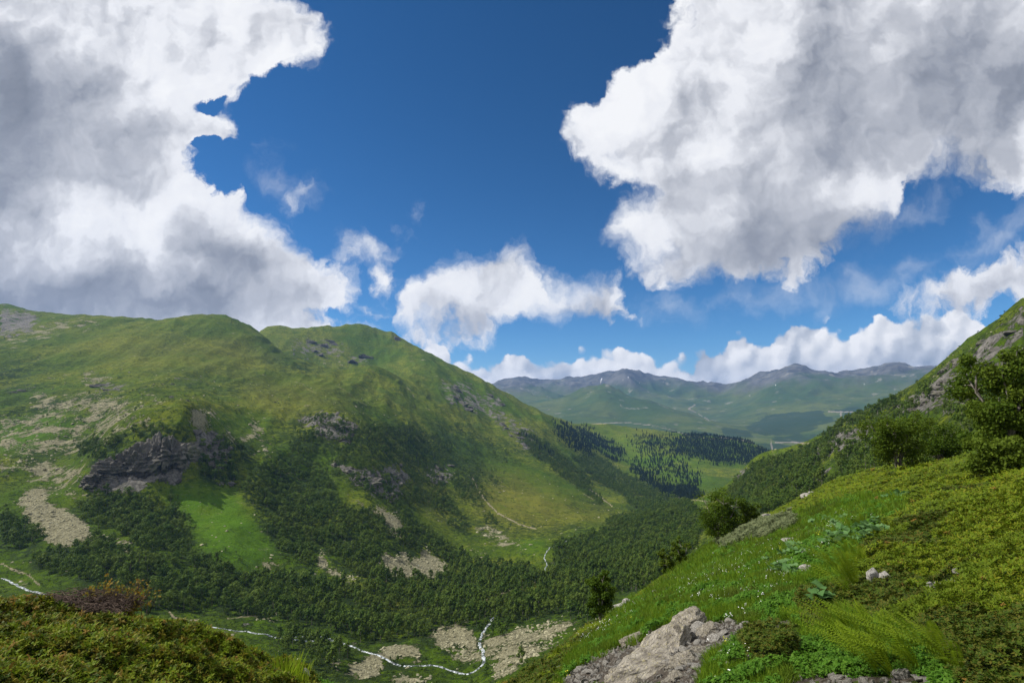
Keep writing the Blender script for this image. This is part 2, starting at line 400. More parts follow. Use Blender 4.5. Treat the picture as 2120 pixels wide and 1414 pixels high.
def fit(points, c=0.045):
    p = np.array(points, float)
    az, e = ray(p[:, 0], p[:, 1])
    q = np.stack([az * 2.6, np.log(p[:, 2])], 1)
    d = np.sqrt(((q[:, None] - q[None]) ** 2).sum(2) + c * c)
    n = len(q)
    M = np.zeros((n + 3, n + 3))
    M[:n, :n] = d + np.eye(n) * -0.0008
    M[:n, n] = 1; M[:n, n + 1:] = q; M[n, :n] = 1; M[n + 1:, :n] = q.T
    w = np.linalg.solve(M, np.concatenate([e, np.zeros(3)]))

    def f(az, lr):
        az = np.ravel(az) * 2.6; lr = np.ravel(lr)
        o = np.empty(len(az))
        for i in range(0, len(az), 20000):
            a, b = az[i:i + 20000], lr[i:i + 20000]
            dd = (a[:, None] - q[None, :, 0]) ** 2 + (b[:, None] - q[None, :, 1]) ** 2
            dd += c * c
            np.sqrt(dd, out=dd)
            o[i:i + 20000] = dd @ w[:n] + w[n] + w[n + 1] * a + w[n + 2] * b
        return o
    return f


f_near, f_main, f_far = fit(NEAR), fit([p for p in NEAR if p[2] > 40] + MAIN + [p for p in FAR if p[2] < 5000]), fit([p for p in MAIN if p[2] > 3200] + FAR)

AZ = np.concatenate([np.linspace(-75, -47, 60)[:-1], np.linspace(-47, 47, 900), np.linspace(47, 75, 60)[1:]]) * math.pi / 180
LR = np.concatenate([np.linspace(math.log(1.6), math.log(80), 260)[:-1], np.linspace(math.log(80), math.log(240), 50)[:-1], np.linspace(math.log(240), math.log(4400), 440)[:-1], np.linspace(math.log(4400), math.log(14000), 150)])
NA, NR = len(AZ), len(LR)
# smooth base form on a coarser lattice, then interpolated to the fine one
cAZ, cLR = np.linspace(AZ[0], AZ[-1], 560), np.linspace(LR[0], LR[-1], 680)


def coarse(f, lo, hi):
    s = (cLR >= math.log(lo) - .05) & (cLR <= math.log(hi) + .05)
    A, L = np.meshgrid(cAZ, cLR[s])
    o = np.zeros((len(cLR), len(cAZ)))
    o[s] = f(A, L).reshape(A.shape)
    return o


def blendw(r0, r1):
    return sstep(math.log(r0), math.log(r1), cLR)[:, None]


wn, wf = blendw(58, 95), blendw(3600, 4700)
EB = coarse(f_near, 1.5, 100) * (1 - wn) + wn * (coarse(f_main, 55, 4800) * (1 - wf) + wf * coarse(f_far, 3500, 14500))


def bil(G, ax, ay, X, Y):
    """Bilinear sample of lattice G[y, x]."""
    fx = np.interp(X, ax, np.arange(len(ax))); fy = np.interp(Y, ay, np.arange(len(ay)))
    x0 = np.clip(fx.astype(int), 0, len(ax) - 2); y0 = np.clip(fy.astype(int), 0, len(ay) - 2)
    fx -= x0; fy -= y0
    return (G[y0, x0] * (1 - fx) + G[y0, x0 + 1] * fx) * (1 - fy) + (G[y0 + 1, x0] * (1 - fx) + G[y0 + 1, x0 + 1] * fx) * fy


A2, L2 = np.meshgrid(AZ, LR)
R2 = np.exp(L2)
E2 = bil(EB, cAZ, cLR, A2.ravel(), L2.ravel()).reshape(A2.shape)
X2, Y2 = R2 * np.sin(A2), R2 * np.cos(A2)
Z2 = E2 * R2
print('base form', round(time.time() - T0, 1))

# ------------------------------------------------------------------ land cover, surveyed as outlines seen from the path
MW, MH = 1060, 707


def poly_mask(polys):
    """Union raster (photo/2 resolution) of weighted outlines [(weight, [(x, y)...])...]."""
    M = np.zeros((MH, MW), np.float32)
    for wgt, P in polys:
        P = np.array(P, float) / 2.0
        x0, x1 = int(max(P[:, 0].min() - 1, 0)), int(min(P[:, 0].max() + 2, MW))
        y0, y1 = int(max(P[:, 1].min() - 1, 0)), int(min(P[:, 1].max() + 2, MH))
        if x1 <= x0 or y1 <= y0: continue
        xx, yy = np.meshgrid(np.arange(x0, x1) + .5, np.arange(y0, y1) + .5)
        ins = np.zeros(xx.shape, bool)
        for (ax, ay), (bx, by) in zip(P, np.roll(P, -1, 0)):
            if ay == by: continue
            ins ^= ((ay > yy) != (by > yy)) & (xx < (bx - ax) * (yy - ay) / (by - ay) + ax)
        s = M[y0:y1, x0:x1]
        np.maximum(s, ins * wgt, out=s)
    return M


def line_mask(lines):
    M = np.zeros((MH, MW), np.float32)
    yy, xx = np.mgrid[0:MH, 0:MW]
    for wgt, wd, P in lines:
        P = np.array(P, float) / 2.0
        for (ax, ay), (bx, by) in zip(P[:-1], P[1:]):
            x0, x1 = int(max(min(ax, bx) - 4, 0)), int(min(max(ax, bx) + 5, MW)); y0, y1 = int(max(min(ay, by) - 4, 0)), int(min(max(ay, by) + 5, MH))
            if x1 <= x0 or y1 <= y0: continue
            X, Y = xx[y0:y1, x0:x1] + .5, yy[y0:y1, x0:x1] + .5
            t = np.clip(((X - ax) * (bx - ax) + (Y - ay) * (by - ay)) / max((bx - ax) ** 2 + (by - ay) ** 2, 1e-6), 0, 1)
            d = np.hypot(X - ax - t * (bx - ax), Y - ay - t * (by - ay))
            s = M[y0:y1, x0:x1]
            np.maximum(s, wgt * np.clip(1.3 - d / (wd / 3.2), 0, 1), out=s)
    return M


def blur(M, n):
    for _ in range(2):
        for ax in (0, 1):
            c = np.cumsum(np.pad(M, [(n + 1, n) if k == ax else (0, 0) for k in (0, 1)], mode='edge'), axis=ax)
            M = (np.take(c, range(2 * n + 1, c.shape[ax]), ax) - np.take(c, range(0, c.shape[ax] - 2 * n - 1), ax)) / (2 * n + 1)
    return M.astype(np.float32)


FOREST = [
    (1, [(140, 1060), (200, 1015), (240, 1020), (320, 1030), (370, 1070), (390, 1110), (430, 1160), (470, 1185), (560, 1195), (640, 1205), (700, 1215), (700, 1300), (560, 1290), (480, 1270), (280, 1265), (240, 1235),
         (150, 1195), (60, 1180), (70, 1150), (140, 1125), (230, 1125), (285, 1145), (262, 1110), (175, 1085)]),
    (.8, [(0, 1065), (40, 1075), (70, 1095), (90, 1120), (60, 1150), (30, 1140), (0, 1150)]), (.5, [(110, 1205), (200, 1215), (240, 1250), (120, 1240)]),
    (.95, [(160, 930), (200, 910), (260, 900), (330, 878), (380, 878), (405, 900), (385, 930), (330, 940), (280, 945), (240, 962), (200, 965), (165, 950)]),
    (.95, [(410, 930), (450, 905), (520, 930), (530, 950), (490, 960), (490, 990), (470, 1010), (440, 1005), (415, 985)]),
    (1, [(495, 1015), (530, 970), (600, 945), (660, 960), (690, 1005), (700, 1050), (765, 1060), (850, 1060), (880, 1090), (920, 1120), (960, 1150), (1010, 1165), (1080, 1170), (1110, 1190), (1120, 1210), (1090, 1225),
         (1000, 1235), (900, 1205), (830, 1212), (740, 1200), (700, 1165), (655, 1125), (650, 1180), (640, 1190), (600, 1160), (560, 1120), (540, 1090), (530, 1060)]),
    (.5, [(620, 880), (660, 860), (720, 870), (760, 890), (830, 900), (880, 900), (890, 960), (900, 1000), (880, 1040), (850, 1060), (780, 1050), (720, 1000), (660, 960), (600, 940), (600, 910)]),
    (.75, [(760, 880), (850, 885), (930, 920), (930, 960), (900, 990), (860, 960), (800, 930)]),
    (1, [(560, 1195), (700, 1215), (820, 1220), (900, 1215), (1010, 1238), (1090, 1228), (1140, 1175), (1230, 1195), (1240, 1230), (1210, 1258), (1150, 1275), (1060, 1290), (1055, 1320), (1012, 1325), (1012, 1298), (920, 1298),
         (880, 1318), (820, 1325), (760, 1330), (680, 1310), (600, 1300), (540, 1270)]),
    (1, [(1140, 1172), (1150, 1132), (1200, 1115), (1260, 1095), (1300, 1070), (1360, 1060), (1440, 1058), (1470, 1070), (1440, 1130), (1390, 1190), (1330, 1225), (1250, 1230), (1180, 1210)]),
    (.45, [(1200, 1250), (1260, 1240), (1280, 1270), (1200, 1300), (1150, 1300)]),
    (.8, [(1075, 890), (1110, 905), (1160, 940), (1215, 985), (1230, 1010), (1205, 1012), (1160, 985), (1115, 955), (1085, 920)]),
    (.95, [(1180, 945), (1240, 940), (1280, 975), (1340, 1000), (1390, 1030), (1440, 1045), (1430, 1065), (1350, 1062), (1310, 1050), (1290, 1025), (1240, 1000)]),
    (.3, [(900, 860), (960, 880), (1000, 950), (1040, 1000), (1010, 1000), (960, 960), (900, 950)]), (.55, [(940, 965), (990, 985), (1010, 1040), (990, 1060), (950, 1030), (925, 990)]),
    (.5, [(830, 960), (900, 980), (940, 1050), (985, 1100), (960, 1110), (900, 1060)]), (.25, [(950, 850), (1010, 900), (1080, 960), (1040, 960), (980, 920)]),
    (.55, [(1000, 1070), (1012, 1065), (1030, 1085), (1015, 1090)]), (.5, [(1215, 1005), (1250, 1040), (1240, 1050), (1205, 1015)]), (.8, [(1255, 1075), (1310, 1068), (1300, 1085), (1260, 1088)]),
    (.82, [(1455, 1080), (1500, 1040), (1520, 1000), (1560, 962), (1620, 948), (1690, 920), (1720, 935), (1700, 960), (1690, 990), (1740, 1000), (1700, 1015), (1650, 1045), (1600, 1065), (1530, 1075)]),
    (.38, [(1690, 918), (1760, 877), (1850, 832), (1920, 800), (1950, 830), (1900, 850), (1810, 890), (1800, 930), (1750, 960), (1720, 940)]), (.5, [(1730, 960), (1800, 925), (1840, 960), (1790, 992), (1740, 995)]),
    (.75, [(1680, 930), (1700, 905), (1760, 868), (1850, 828), (1850, 838), (1770, 880), (1710, 920)]),
    (.16, [(1850, 835), (1940, 768), (2000, 735), (2060, 730), (2060, 800), (1960, 840)]), (.3, [(1960, 830), (2060, 780), (2120, 790), (2120, 900), (1990, 900), (1900, 880)]),
    (.5, [(560, 1300), (640, 1320), (720, 1345), (740, 1414), (660, 1414), (640, 1370), (560, 1330)]), (.35, [(1000, 1400), (1060, 1330), (1130, 1300), (1120, 1340), (1060, 1400)]),
    (.25, [(760, 1360), (880, 1380), (820, 1414), (740, 1414)]),
    (.10, [(0, 850), (200, 800), (320, 850), (150, 930), (0, 1000)]), (.12, [(820, 880), (1000, 900), (1060, 1000), (1000, 1060), (900, 1000)]),
    (.12, [(900, 1330), (1000, 1300), (1000, 1370), (920, 1370)]), (.1, [(480, 900), (620, 860), (640, 940), (540, 960)]), (.25, [(330, 1010), (380, 1040), (420, 1110), (560, 1180), (560, 1190), (430, 1150), (380, 1080)]),
]
CONIFER = [
    (.7, [(1150, 877), (1180, 890), (1230, 930), (1220, 945), (1160, 905)]), (.75, [(1205, 887), (1230, 900), (1290, 930), (1290, 955), (1250, 935), (1210, 905)]), (.4, [(1300, 905), (1420, 905), (1440, 930), (1380, 950), (1320, 930)]),
    (.95, [(1410, 906), (1480, 905), (1540, 916), (1600, 946), (1600, 965), (1560, 960), (1480, 955), (1400, 938)]), (.75, [(1300, 955), (1350, 985), (1400, 1010), (1440, 1040), (1380, 1025), (1320, 990)]), (.3, [(1420, 985), (1450, 980), (1440, 1000), (1420, 995)]),
    (.25, [(1080, 890), (1110, 905), (1160, 945), (1140, 950), (1100, 920)]), (.8, [(1400, 1020), (1440, 1000), (1450, 1030), (1440, 1045)]), (.35, [(1300, 940), (1400, 955), (1460, 985), (1440, 1000), (1360, 975)]),
    (.8, [(1640, 955), (1700, 935), (1690, 950), (1640, 975)]),
]
FARWOOD = [(.9, [(1540, 885), (1600, 855), (1700, 850), (1730, 870), (1650, 900), (1590, 905)]), (.8, [(1490, 880), (1540, 890), (1580, 905), (1500, 900)]), (.7, [(1390, 885), (1480, 895), (1540, 905), (1440, 900)]),
           (.85, [(1560, 915), (1700, 925), (1680, 945), (1600, 940)]), (.7, [(1700, 845), (1800, 845), (1760, 860)]), (.7, [(1600, 905), (1700, 900), (1700, 918), (1600, 915)])]
SCREE = [
    (1, [(30, 1030), (80, 1005), (110, 1050), (160, 1060), (180, 1095), (262, 1115), (280, 1140), (240, 1130), (170, 1112), (150, 1135), (100, 1120), (60, 1090)]), (1, [(655, 1128), (668, 1135), (682, 1168), (742, 1195), (735, 1208), (690, 1200), (660, 1165)]),
    (.9, [(770, 1040), (830, 1065), (830, 1100), (820, 1120), (795, 1080)]), (1, [(785, 1125), (800, 1150), (850, 1145), (848, 1175), (882, 1128), (900, 1150), (937, 1178), (900, 1197), (830, 1192), (795, 1187)]),
    (.85, [(895, 1303), (980, 1298), (996, 1370), (960, 1372), (900, 1340)]), (.95, [(775, 1328), (880, 1345), (870, 1365), (800, 1357)]), (.95, [(725, 1372), (790, 1360), (792, 1395), (740, 1407)]), (.95, [(690, 1360), (715, 1360), (710, 1372), (690, 1370)]),
    (.8, [(1060, 1300), (1130, 1278), (1195, 1285), (1160, 1330), (1080, 1375), (1060, 1405), (1005, 1405), (1030, 1350)]), (.7, [(820, 1385), (900, 1395), (900, 1414), (820, 1414)]), (.6, [(1000, 1310), (1060, 1330), (1030, 1380), (1000, 1370)]),
    (.52, [(0, 865), (100, 835), (200, 805), (300, 840), (330, 868), (200, 925), (100, 955), (0, 985)]), (.95, [(385, 850), (410, 845), (432, 850), (448, 888), (420, 885)]), (.9, [(160, 785), (195, 774), (222, 775), (242, 790), (190, 795)]),
    (.9, [(512, 872), (548, 863), (548, 880), (518, 882)]), (.8, [(295, 805), (320, 815), (345, 840), (300, 826)]), (.6, [(0, 690), (50, 690), (110, 660), (220, 663), (180, 680), (60, 710), (0, 715)]), (.75, [(50, 815), (100, 812), (110, 828), (70, 828)]),
    (.6, [(970, 1090), (1010, 1085), (1060, 1120), (1100, 1130), (1090, 1142), (1000, 1110)]), (.6, [(950, 1120), (1010, 1147), (1000, 1157), (955, 1135)]), (.9, [(420, 880), (500, 910), (540, 890), (545, 900), (500, 922), (440, 900)]),
    (.7, [(525, 920), (550, 915), (580, 945), (555, 945)]), (.7, [(530, 1145), (570, 1140), (560, 1185), (540, 1165)]), (.6, [(500, 1030), (530, 1060), (550, 1090), (535, 1080)]), (.6, [(640, 710), (660, 710), (740, 780), (720, 775)]),
    (.55, [(1010, 1085), (1030, 1080), (1030, 1100)]), (.75, [(500, 1180), (540, 1185), (520, 1198)]), (.5, [(480, 1265), (590, 1275), (580, 1290), (490, 1285)]), (.5, [(1160, 1265), (1225, 1255), (1225, 1275), (1160, 1280)]),
    (.5, [(850, 735), (870, 740), (910, 775), (895, 770)]), (.55, [(800, 780), (808, 782), (860, 825), (848, 822)]), (.4, [(120, 1000), (260, 1010), (200, 1040), (60, 1020)]), (.5, [(40, 960), (180, 960), (160, 1000), (60, 1000)]),
]
ROCK = [
    (1, [(180, 985), (205, 960), (280, 945), (350, 915), (385, 925), (392, 975), (370, 1002), (330, 995), (280, 1012), (230, 1018), (190, 1002)]), (.8, [(395, 890), (450, 890), (485, 930), (462, 970), (430, 965), (408, 930)]), (.9, [(440, 998), (472, 995), (462, 1016)]),
    (.75, [(610, 860), (690, 848), (745, 890), (720, 925), (660, 905)]), (.85, [(690, 960), (780, 975), (830, 1010), (826, 1042), (780, 1032), (715, 992)]), (.55, [(900, 790), (960, 785), (1030, 845), (1110, 890), (1080, 905), (1000, 860), (930, 840)]),
    (.7, [(1000, 800), (1060, 840), (1020, 845)]), (.5, [(600, 700), (690, 705), (720, 720), (700, 745), (610, 740)]), (.55, [(720, 725), (780, 745), (760, 755), (722, 752)]), (.8, [(800, 690), (835, 705), (828, 715), (805, 702)]), (.7, [(740, 970), (830, 960), (860, 1000), (780, 1000)]),
    (.55, [(2120, 630), (2060, 680), (2000, 730), (1930, 785), (2000, 805), (2060, 790), (2120, 800)]), (.6, [(1900, 800), (2000, 740), (2000, 850), (1900, 860)]), (.95, [(1695, 925), (1740, 893), (1795, 880), (1800, 900), (1745, 932), (1700, 945)]), (.9, [(1780, 915), (1830, 900), (1845, 930), (1790, 940)]),
    (.9, [(1518, 1003), (1530, 975), (1553, 965), (1540, 1000)]), (.8, [(1850, 840), (1960, 790), (1960, 820), (1870, 860)]), (.7, [(1940, 820), (1985, 815), (1975, 850), (1945, 845)]), (.5, [(1660, 990), (1720, 970), (1740, 1000), (1680, 1010)]),
    (.6, [(200, 785), (265, 790), (260, 812), (205, 812)]), (.5, [(350, 780), (430, 785), (430, 800), (350, 795)]), (.8, [(0, 636), (80, 650), (70, 690), (0, 700)]), (.5, [(340, 815), (400, 820), (395, 832), (345, 830)]), 
    (.5, [(0, 805), (90, 800), (80, 815), (0, 815)]), (.5, [(880, 960), (930, 960), (960, 1000), (910, 1000)]), (.8, [(880, 960), (915, 975), (905, 1005), (885, 1000)]), (.45, [(1010, 860), (1100, 890), (1150, 940), (1090, 940)]),
]
FRESH = [(1, [(330, 1010), (480, 1000), (520, 1070), (560, 1120), (575, 1150), (520, 1185), (430, 1150), (380, 1080)]), (.8, [(0, 880), (100, 850), (160, 880), (60, 930), (0, 940)]), (.9, [(1170, 1098), (1250, 1088), (1230, 1115), (1170, 1115)]), (.8, [(1070, 1118), (1140, 1112), (1130, 1140), (1070, 1138)]),
         (.6, [(420, 860), (560, 850), (560, 900), (460, 910)]), (.5, [(1180, 890), (1250, 920), (1400, 1000), (1480, 1000), (1420, 950), (1300, 900)])]
DRY = [(.8, [(960, 980), (1060, 985), (1200, 1050), (1300, 1050), (1250, 1090), (1150, 1090), (1050, 1090), (970, 1050)]), (.6, [(480, 780), (700, 800), (760, 840), (640, 860), (520, 850)]), (.6, [(1170, 876), (1330, 890), (1400, 910), (1300, 905)]), (.5, [(100, 700), (500, 700), (600, 760), (300, 760)]), (.5, [(880, 1000), (960, 1100), (900, 1080)])]
BARE = [(1, 3, [(975, 985), (1000, 1030), (1030, 1062), (1075, 1085), (1110, 1095)]), (.9, 3, [(1220, 1012), (1245, 1030), (1268, 1048)]), (.6, 3, [(1205, 1020), (1230, 1035)]), (.9, 5, [(345, 1262), (362, 1278), (385, 1283), (412, 1284)]), (.8, 4, [(1000, 1242), (1040, 1228), (1085, 1212), (1120, 1200)]),
        (.8, 6, [(0, 1165), (30, 1180), (60, 1190), (80, 1210)]), (.7, 4, [(470, 1280), (520, 1275), (580, 1280)]), (.55, 4, [(610, 790), (628, 796), (640, 808), (660, 815)]), (.5, 4, [(700, 800), (722, 812), (735, 826), (760, 840)]), (.6, 4, [(842, 802), (850, 809), (858, 822)]),
        (.8, 2.4, [(1225, 878), (1290, 874), (1350, 880), (1390, 890), (1430, 903), (1500, 912)]), (.8, 3, [(1440, 838), (1425, 846), (1445, 856), (1468, 870)]), (.8, 4, [(1490, 905), (1530, 910), (1560, 916)]), (.8, 4, [(1605, 916), (1640, 915), (1690, 920)]), (.9, 3, [(1715, 852), (1780, 853)]),
        (.9, 4, [(1740, 852), (1742, 865), (1738, 875)]), (.7, 5, [(1595, 908), (1600, 940), (1606, 950)]), (.7, 4, [(1240, 990), (1330, 1020), (1480, 1040)])]
SNOW = [(.9, 3, [(1246, 782), (1242, 793)]), (1, 2, [(1301, 780), (1300, 784)]), (.8, 2, [(1322, 790), (1324, 796)]), (.8, 3, [(1219, 795), (1222, 797)]), (.8, 2, [(1290, 785), (1287, 792)]), (1, 2, [(1603, 793), (1605, 797)]), (.8, 2, [(1544, 801), (1546, 804)]), (.8, 2, [(1788, 793), (1790, 796)]), (.7, 2, [(1280, 783), (1281, 786)])]

mforest = poly_mask(FOREST); mconif = poly_mask(CONIFER); mfarw = blur(poly_mask(FARWOOD), 1); mscree = poly_mask(SCREE); mrock = poly_mask(ROCK); mfresh = blur(poly_mask(FRESH), 6); mdry = blur(poly_mask(DRY), 10)
mbare = line_mask(BARE); msnow = line_mask(SNOW)
mscree_s, mrock_s, mforest_s = blur(mscree, 5), blur(mrock, 4), blur(mforest, 3)


def samp(M, px, py):
    ix = np.clip((px / 2).astype(int), 0, MW - 1); iy = np.clip((py / 2).astype(int), 0, MH - 1)
    return M[iy, ix] * ((px >= 0) & (px < 2120) & (py >= 0) & (py < 1414))


def cover(M, P, r, jit=0.0, seed=0, lam=40.0):
    """Cover value at points P with uneven borders."""
    px, py = project(P)
    if jit:
        px = px + jit * fbm(P[:, 0] / lam, P[:, 1] / lam, 3, seed); py = py + jit * fbm(P[:, 0] / lam + 31, P[:, 1] / lam, 3, seed + 7)
    return samp(M, px, py)


# ------------------------------------------------------------------ relief on top of the base form
P2 = np.stack([X2.ravel(), Y2.ravel(), Z2.ravel()], 1)
r1 = R2.ravel()
mid = (r1 > 100) & (r1 < 4400)
rockw = np.zeros(len(r1)); screew = np.zeros(len(r1))
rockw[mid] = cover(mrock_s, P2[mid], r1[mid], 9, 3); screew[mid] = cover(mscree_s, P2[mid], r1[mid], 8, 5)
farm = r1 >= 4400
add = np.zeros(len(r1))
x1, y1 = P2[:, 0], P2[:, 1]
hi = np.clip(P2[:, 2] / 700.0, 0, 1)
for k, lam in enumerate((900, 420, 200, 95, 45, 21, 10, 4.7, 2.2, 1.0, .45)):
    w = sstep(2.2, 5.0, lam / (r1 * 0.0032 + 0.02)) * (1 - sstep(0.16, 0.34, lam / r1))
    s = w > 0.01
    if not s.any(): continue
    n = gnoise(x1[s] / lam + 3.7 * k, y1[s] / lam - 1.3 * k, 40 + k)
    rg = 1 - np.abs(gnoise(x1[s] / lam * 0.8 + 9, y1[s] / lam * 0.8, 60 + k)) * 2.4
    amp = np.where(r1[s] < 90, 0.040, np.where(r1[s] < 4400, 0.045 if lam < 150 else 0.014, 0.035))
    add[s] += w[s] * lam * (amp * n + rockw[s] * (0.11 if lam < 60 else 0.0) * (rg - .42) + np.where(farm[s], 0.13 * (rg - .62) * sstep(-.1, .6, hi[s]), 0) + np.where(mid[s], (0.034 if lam < 150 else 0.008) * (rg - .4), 0))
# gullies and spurs running down the valley sides
for k, lam in enumerate((230, 105, 48, 22)):
    s = mid & (r1 > 300)
    w = sstep(1.5, 4.0, lam / (r1[s] * 0.0032)) * (1 - sstep(.16, .34, lam / r1[s]))
    right = sstep(250, 420, x1[s] - 0.18 * y1[s]) * (y1[s] < 1300)
    wx = x1[s] + .22 * y1[s] + 40 * gnoise(x1[s] / 260, y1[s] / 260, 301); wy = y1[s] + 40 * gnoise(x1[s] / 260 + 7, y1[s] / 260, 302)
    gl = 1 - 2.2 * np.abs(gnoise(wx / lam, wy / (lam * 4.5), 310 + k)); gr_ = 1 - 2.2 * np.abs(gnoise(wy / lam, wx / (lam * 4.5), 330 + k))
    slope = sstep(-150, -60, P2[s, 2])
    add[s] += w * lam * (.095 if lam < 150 else .045) * slope * ((gl - .4) * (1 - right) + (gr_ - .4) * right)
P2[:, 2] += add
Z2 = P2[:, 2].reshape(Z2.shape)


def ground(x, y):
    x, y = np.atleast_1d(np.asarray(x, float)), np.atleast_1d(np.asarray(y, float))
    r = np.hypot(x, y)
    return bil(Z2, AZ, LR, np.arctan2(x, y), np.log(np.maximum(r, 1.7)))


def at(px, py, rmin=1.7, rmax=14000.0):
    """First point of the land seen through a photo point."""
    az, e = ray(px, py)
    lr = np.linspace(math.log(rmin), math.log(rmax), 2600)
    z = bil(Z2, AZ, LR, np.full(lr.shape, float(az)), lr) / np.exp(lr)
    h = np.nonzero(z >= e)[0]
    i = h[0] if len(h) else len(lr) - 1
    r = math.exp(lr[i])
    return np.array([r * math.sin(az), r * math.cos(az), z[i] * r])


def gnormal(x, y, d=0.15):
    zx = (ground(x + d, y) - ground(x - d, y)) / (2 * d); zy = (ground(x, y + d) - ground(x, y - d)) / (2 * d)
    n = np.stack([-zx, -zy, np.ones_like(zx)], 1)
    return n / np.linalg.norm(n, axis=1)[:, None]


print('relief', round(time.time() - T0, 1))


# ------------------------------------------------------------------ object helpers
def tag(o, label=None, cat=None, group=None, kind=None):
    if label: o['label'] = label
    if cat: o['category'] = cat
    if group: o['group'] = group
    if kind: o['kind'] = kind
    return o


def mesh_np(name, V, Fq, smooth=True, attrs=None):
    """Mesh from vertex array and (n,3|4) face array; attrs {name: float array}."""
    me = bpy.data.meshes.new(name)
    V = np.asarray(V, np.float32); Fq = np.asarray(Fq, np.int32)
    k = Fq.shape[1]
    me.vertices.add(len(V)); me.vertices.foreach_set('co', V.ravel())
    me.loops.add(Fq.size); me.loops.foreach_set('vertex_index', Fq.ravel())
    me.polygons.add(len(Fq)); me.polygons.foreach_set('loop_start', np.arange(0, Fq.size, k, dtype=np.int32))
    me.polygons.foreach_set('use_smooth', np.full(len(Fq), bool(smooth)))
    for n, a in (attrs or {}).items():
        me.attributes.new(n, 'FLOAT', 'POINT').data.foreach_set('value', np.asarray(a, np.float32))
    me.update(calc_edges=True)
    return me


def link(name, me, mat=None, parent=None, loc=None, rot=None, scale=None):
    o = bpy.data.objects.new(name, me)
    COL.objects.link(o)
    if mat is not None and me is not None and not me.materials: me.materials.append(mat)
    if parent is not None: o.parent = parent
    if loc is not None: o.location = loc
    if rot is not None: o.rotation_euler = rot
    if scale is not None: o.scale = scale if hasattr(scale, '__len__') else (scale,) * 3
    return o


def new_mat(name):
    m = bpy.data.materials.new(name)
    m.use_nodes = True
    x = NX(m.node_tree)
    b = m.node_tree.nodes['Principled BSDF']
    b.inputs['Roughness'].default_value = 0.85
    b.inputs['Specular IOR Level'].default_value = 0.03
    return m, x, b


def bump(x, b, h, strength=0.5, dist=1.0):
    n = x.node('ShaderNodeBump')
    n.inputs['Strength'].default_value = strength; n.inputs['Distance'].default_value = dist
    x.put(n.inputs['Height'], h)
    x.put(b.inputs['Normal'], n.outputs[0])


# ------------------------------------------------------------------ land materials
def land_material():
    m, x, b = new_mat('alpine_land')
    P = x.node('ShaderNodeNewGeometry').outputs['Position']
    n1 = x.noise(P, 1 / 260, 6, .55); n2 = x.noise(P, 1 / 36, 5, .6); n3 = x.noise(P, 1 / 6.0, 4, .65)
    g = x.mix(x.ss(n1, .40, .60), (0.066, 0.120, 0.007), (0.158, 0.182, 0.016))
    g = x.mix(x.ss(n2, .46, .62, 0, .85), g, (0.084, 0.130, 0.009))
    n6 = x.noise(x.vm('MULTIPLY', P, (1 / 42, 1 / 42, 1 / 3.0)), 1.0, 5, .62)
    g = x.mix(x.ss(n6, .44, .60, 0, .50), g, (0.048, 0.080, 0.007))
    g = x.mix(x.ss(n6, .40, .30, 0, .50), g, (0.160, 0.160, 0.030))
    g = x.mix(x.ss(n3, .48, .64, 0, .85), g, (0.028, 0.050, 0.009))
    n5 = x.noise(x.vm('MULTIPLY', P, (1, 1, .3)), 1 / 2.2, 4, .72)
    g = x.mix(x.ss(n5, .36, .46, .7, 0), g, (0.020, 0.036, 0.008))
    g = x.mix(x.mul(x.attr('dry'), x.ss(n2, .25, .6, .35, 1)), g, (0.185, 0.180, 0.030))
    g = x.mix(x.mul(x.attr('fresh'), x.ss(n2, .2, .7, .5, 1)), g, (0.075, 0.160, 0.009))
    g = x.mix(x.mul(x.ss(x.noise(P, 1 / 2.6, 4, .7), .60, .66), x.ss(n1, .48, .60, .2, 1)), g, (0.20, 0.195, 0.13))
    n7 = x.noise(P, 1 / 11.0, 7, .80)
    g = x.mix(x.ss(n7, .56, .61, 0, .62), g, (0.036, 0.062, 0.008))
    g = x.mix(x.mul(x.ss(n7, .385, .35), x.ss(n1, .42, .58, .15, .8)), g, (0.205, 0.195, 0.105))
    # low dark dwarf shrubs in patches
    g = x.mix(x.mul(x.attr('shrub'), x.ss(x.add(n3, x.mul(n2, .6)), .68, .85, 0, 1)), g, (0.026, 0.044, 0.012))
    rk = x.mix(x.ss(x.noise(P, 1 / 4.0, 6, .7), .35, .65), (0.105, 0.098, 0.088), (0.265, 0.250, 0.225))
    rk = x.mix(x.ss(n2, .45, .7, 0, .6), rk, (0.085, 0.090, 0.062))
    ra = x.attr('rock')
    rf = x.ss(x.add(ra, x.mul(x.sub(x.noise(P, 1 / 24, 9, .76), .5), 3.4)), .50, .60)
    c = x.mix(rf, g, rk)
    cell = x.vor(P, 1 / 1.9, 1, .5, out='Color')
    cs = x.mix(x.sep(cell)[0], (0.13, 0.122, 0.070), (0.31, 0.29, 0.18))
    sf = x.ss(x.add(x.attr('scree'), x.mul(x.sub(x.noise(P, 1 / 38, 9, .78), .5), 4.0)), .52, .60)
    c = x.mix(sf, c, cs)
    c = x.mix(x.ss(x.add(x.attr('bare'), x.mul(x.sub(n3, .5), 1.2)), .40, .75, 0, .9), c, (0.290, 0.250, 0.165))
    b.inputs['Roughness'].default_value = 0.92
    x.put(b.inputs['Base Color'], c)
    h = x.add(x.mul(n3, 1.2), x.mul(x.noise(P, 1 / 1.6, 4, .7), x.mad(x.mx(sf, rf), 1.2, .35)))
    bump(x, b, x.add(x.add(h, x.mul(n5, .8)), x.add(x.mul(n2, 6.0), x.mul(n7, 2.2))), 1.0, 1.6)
    return m


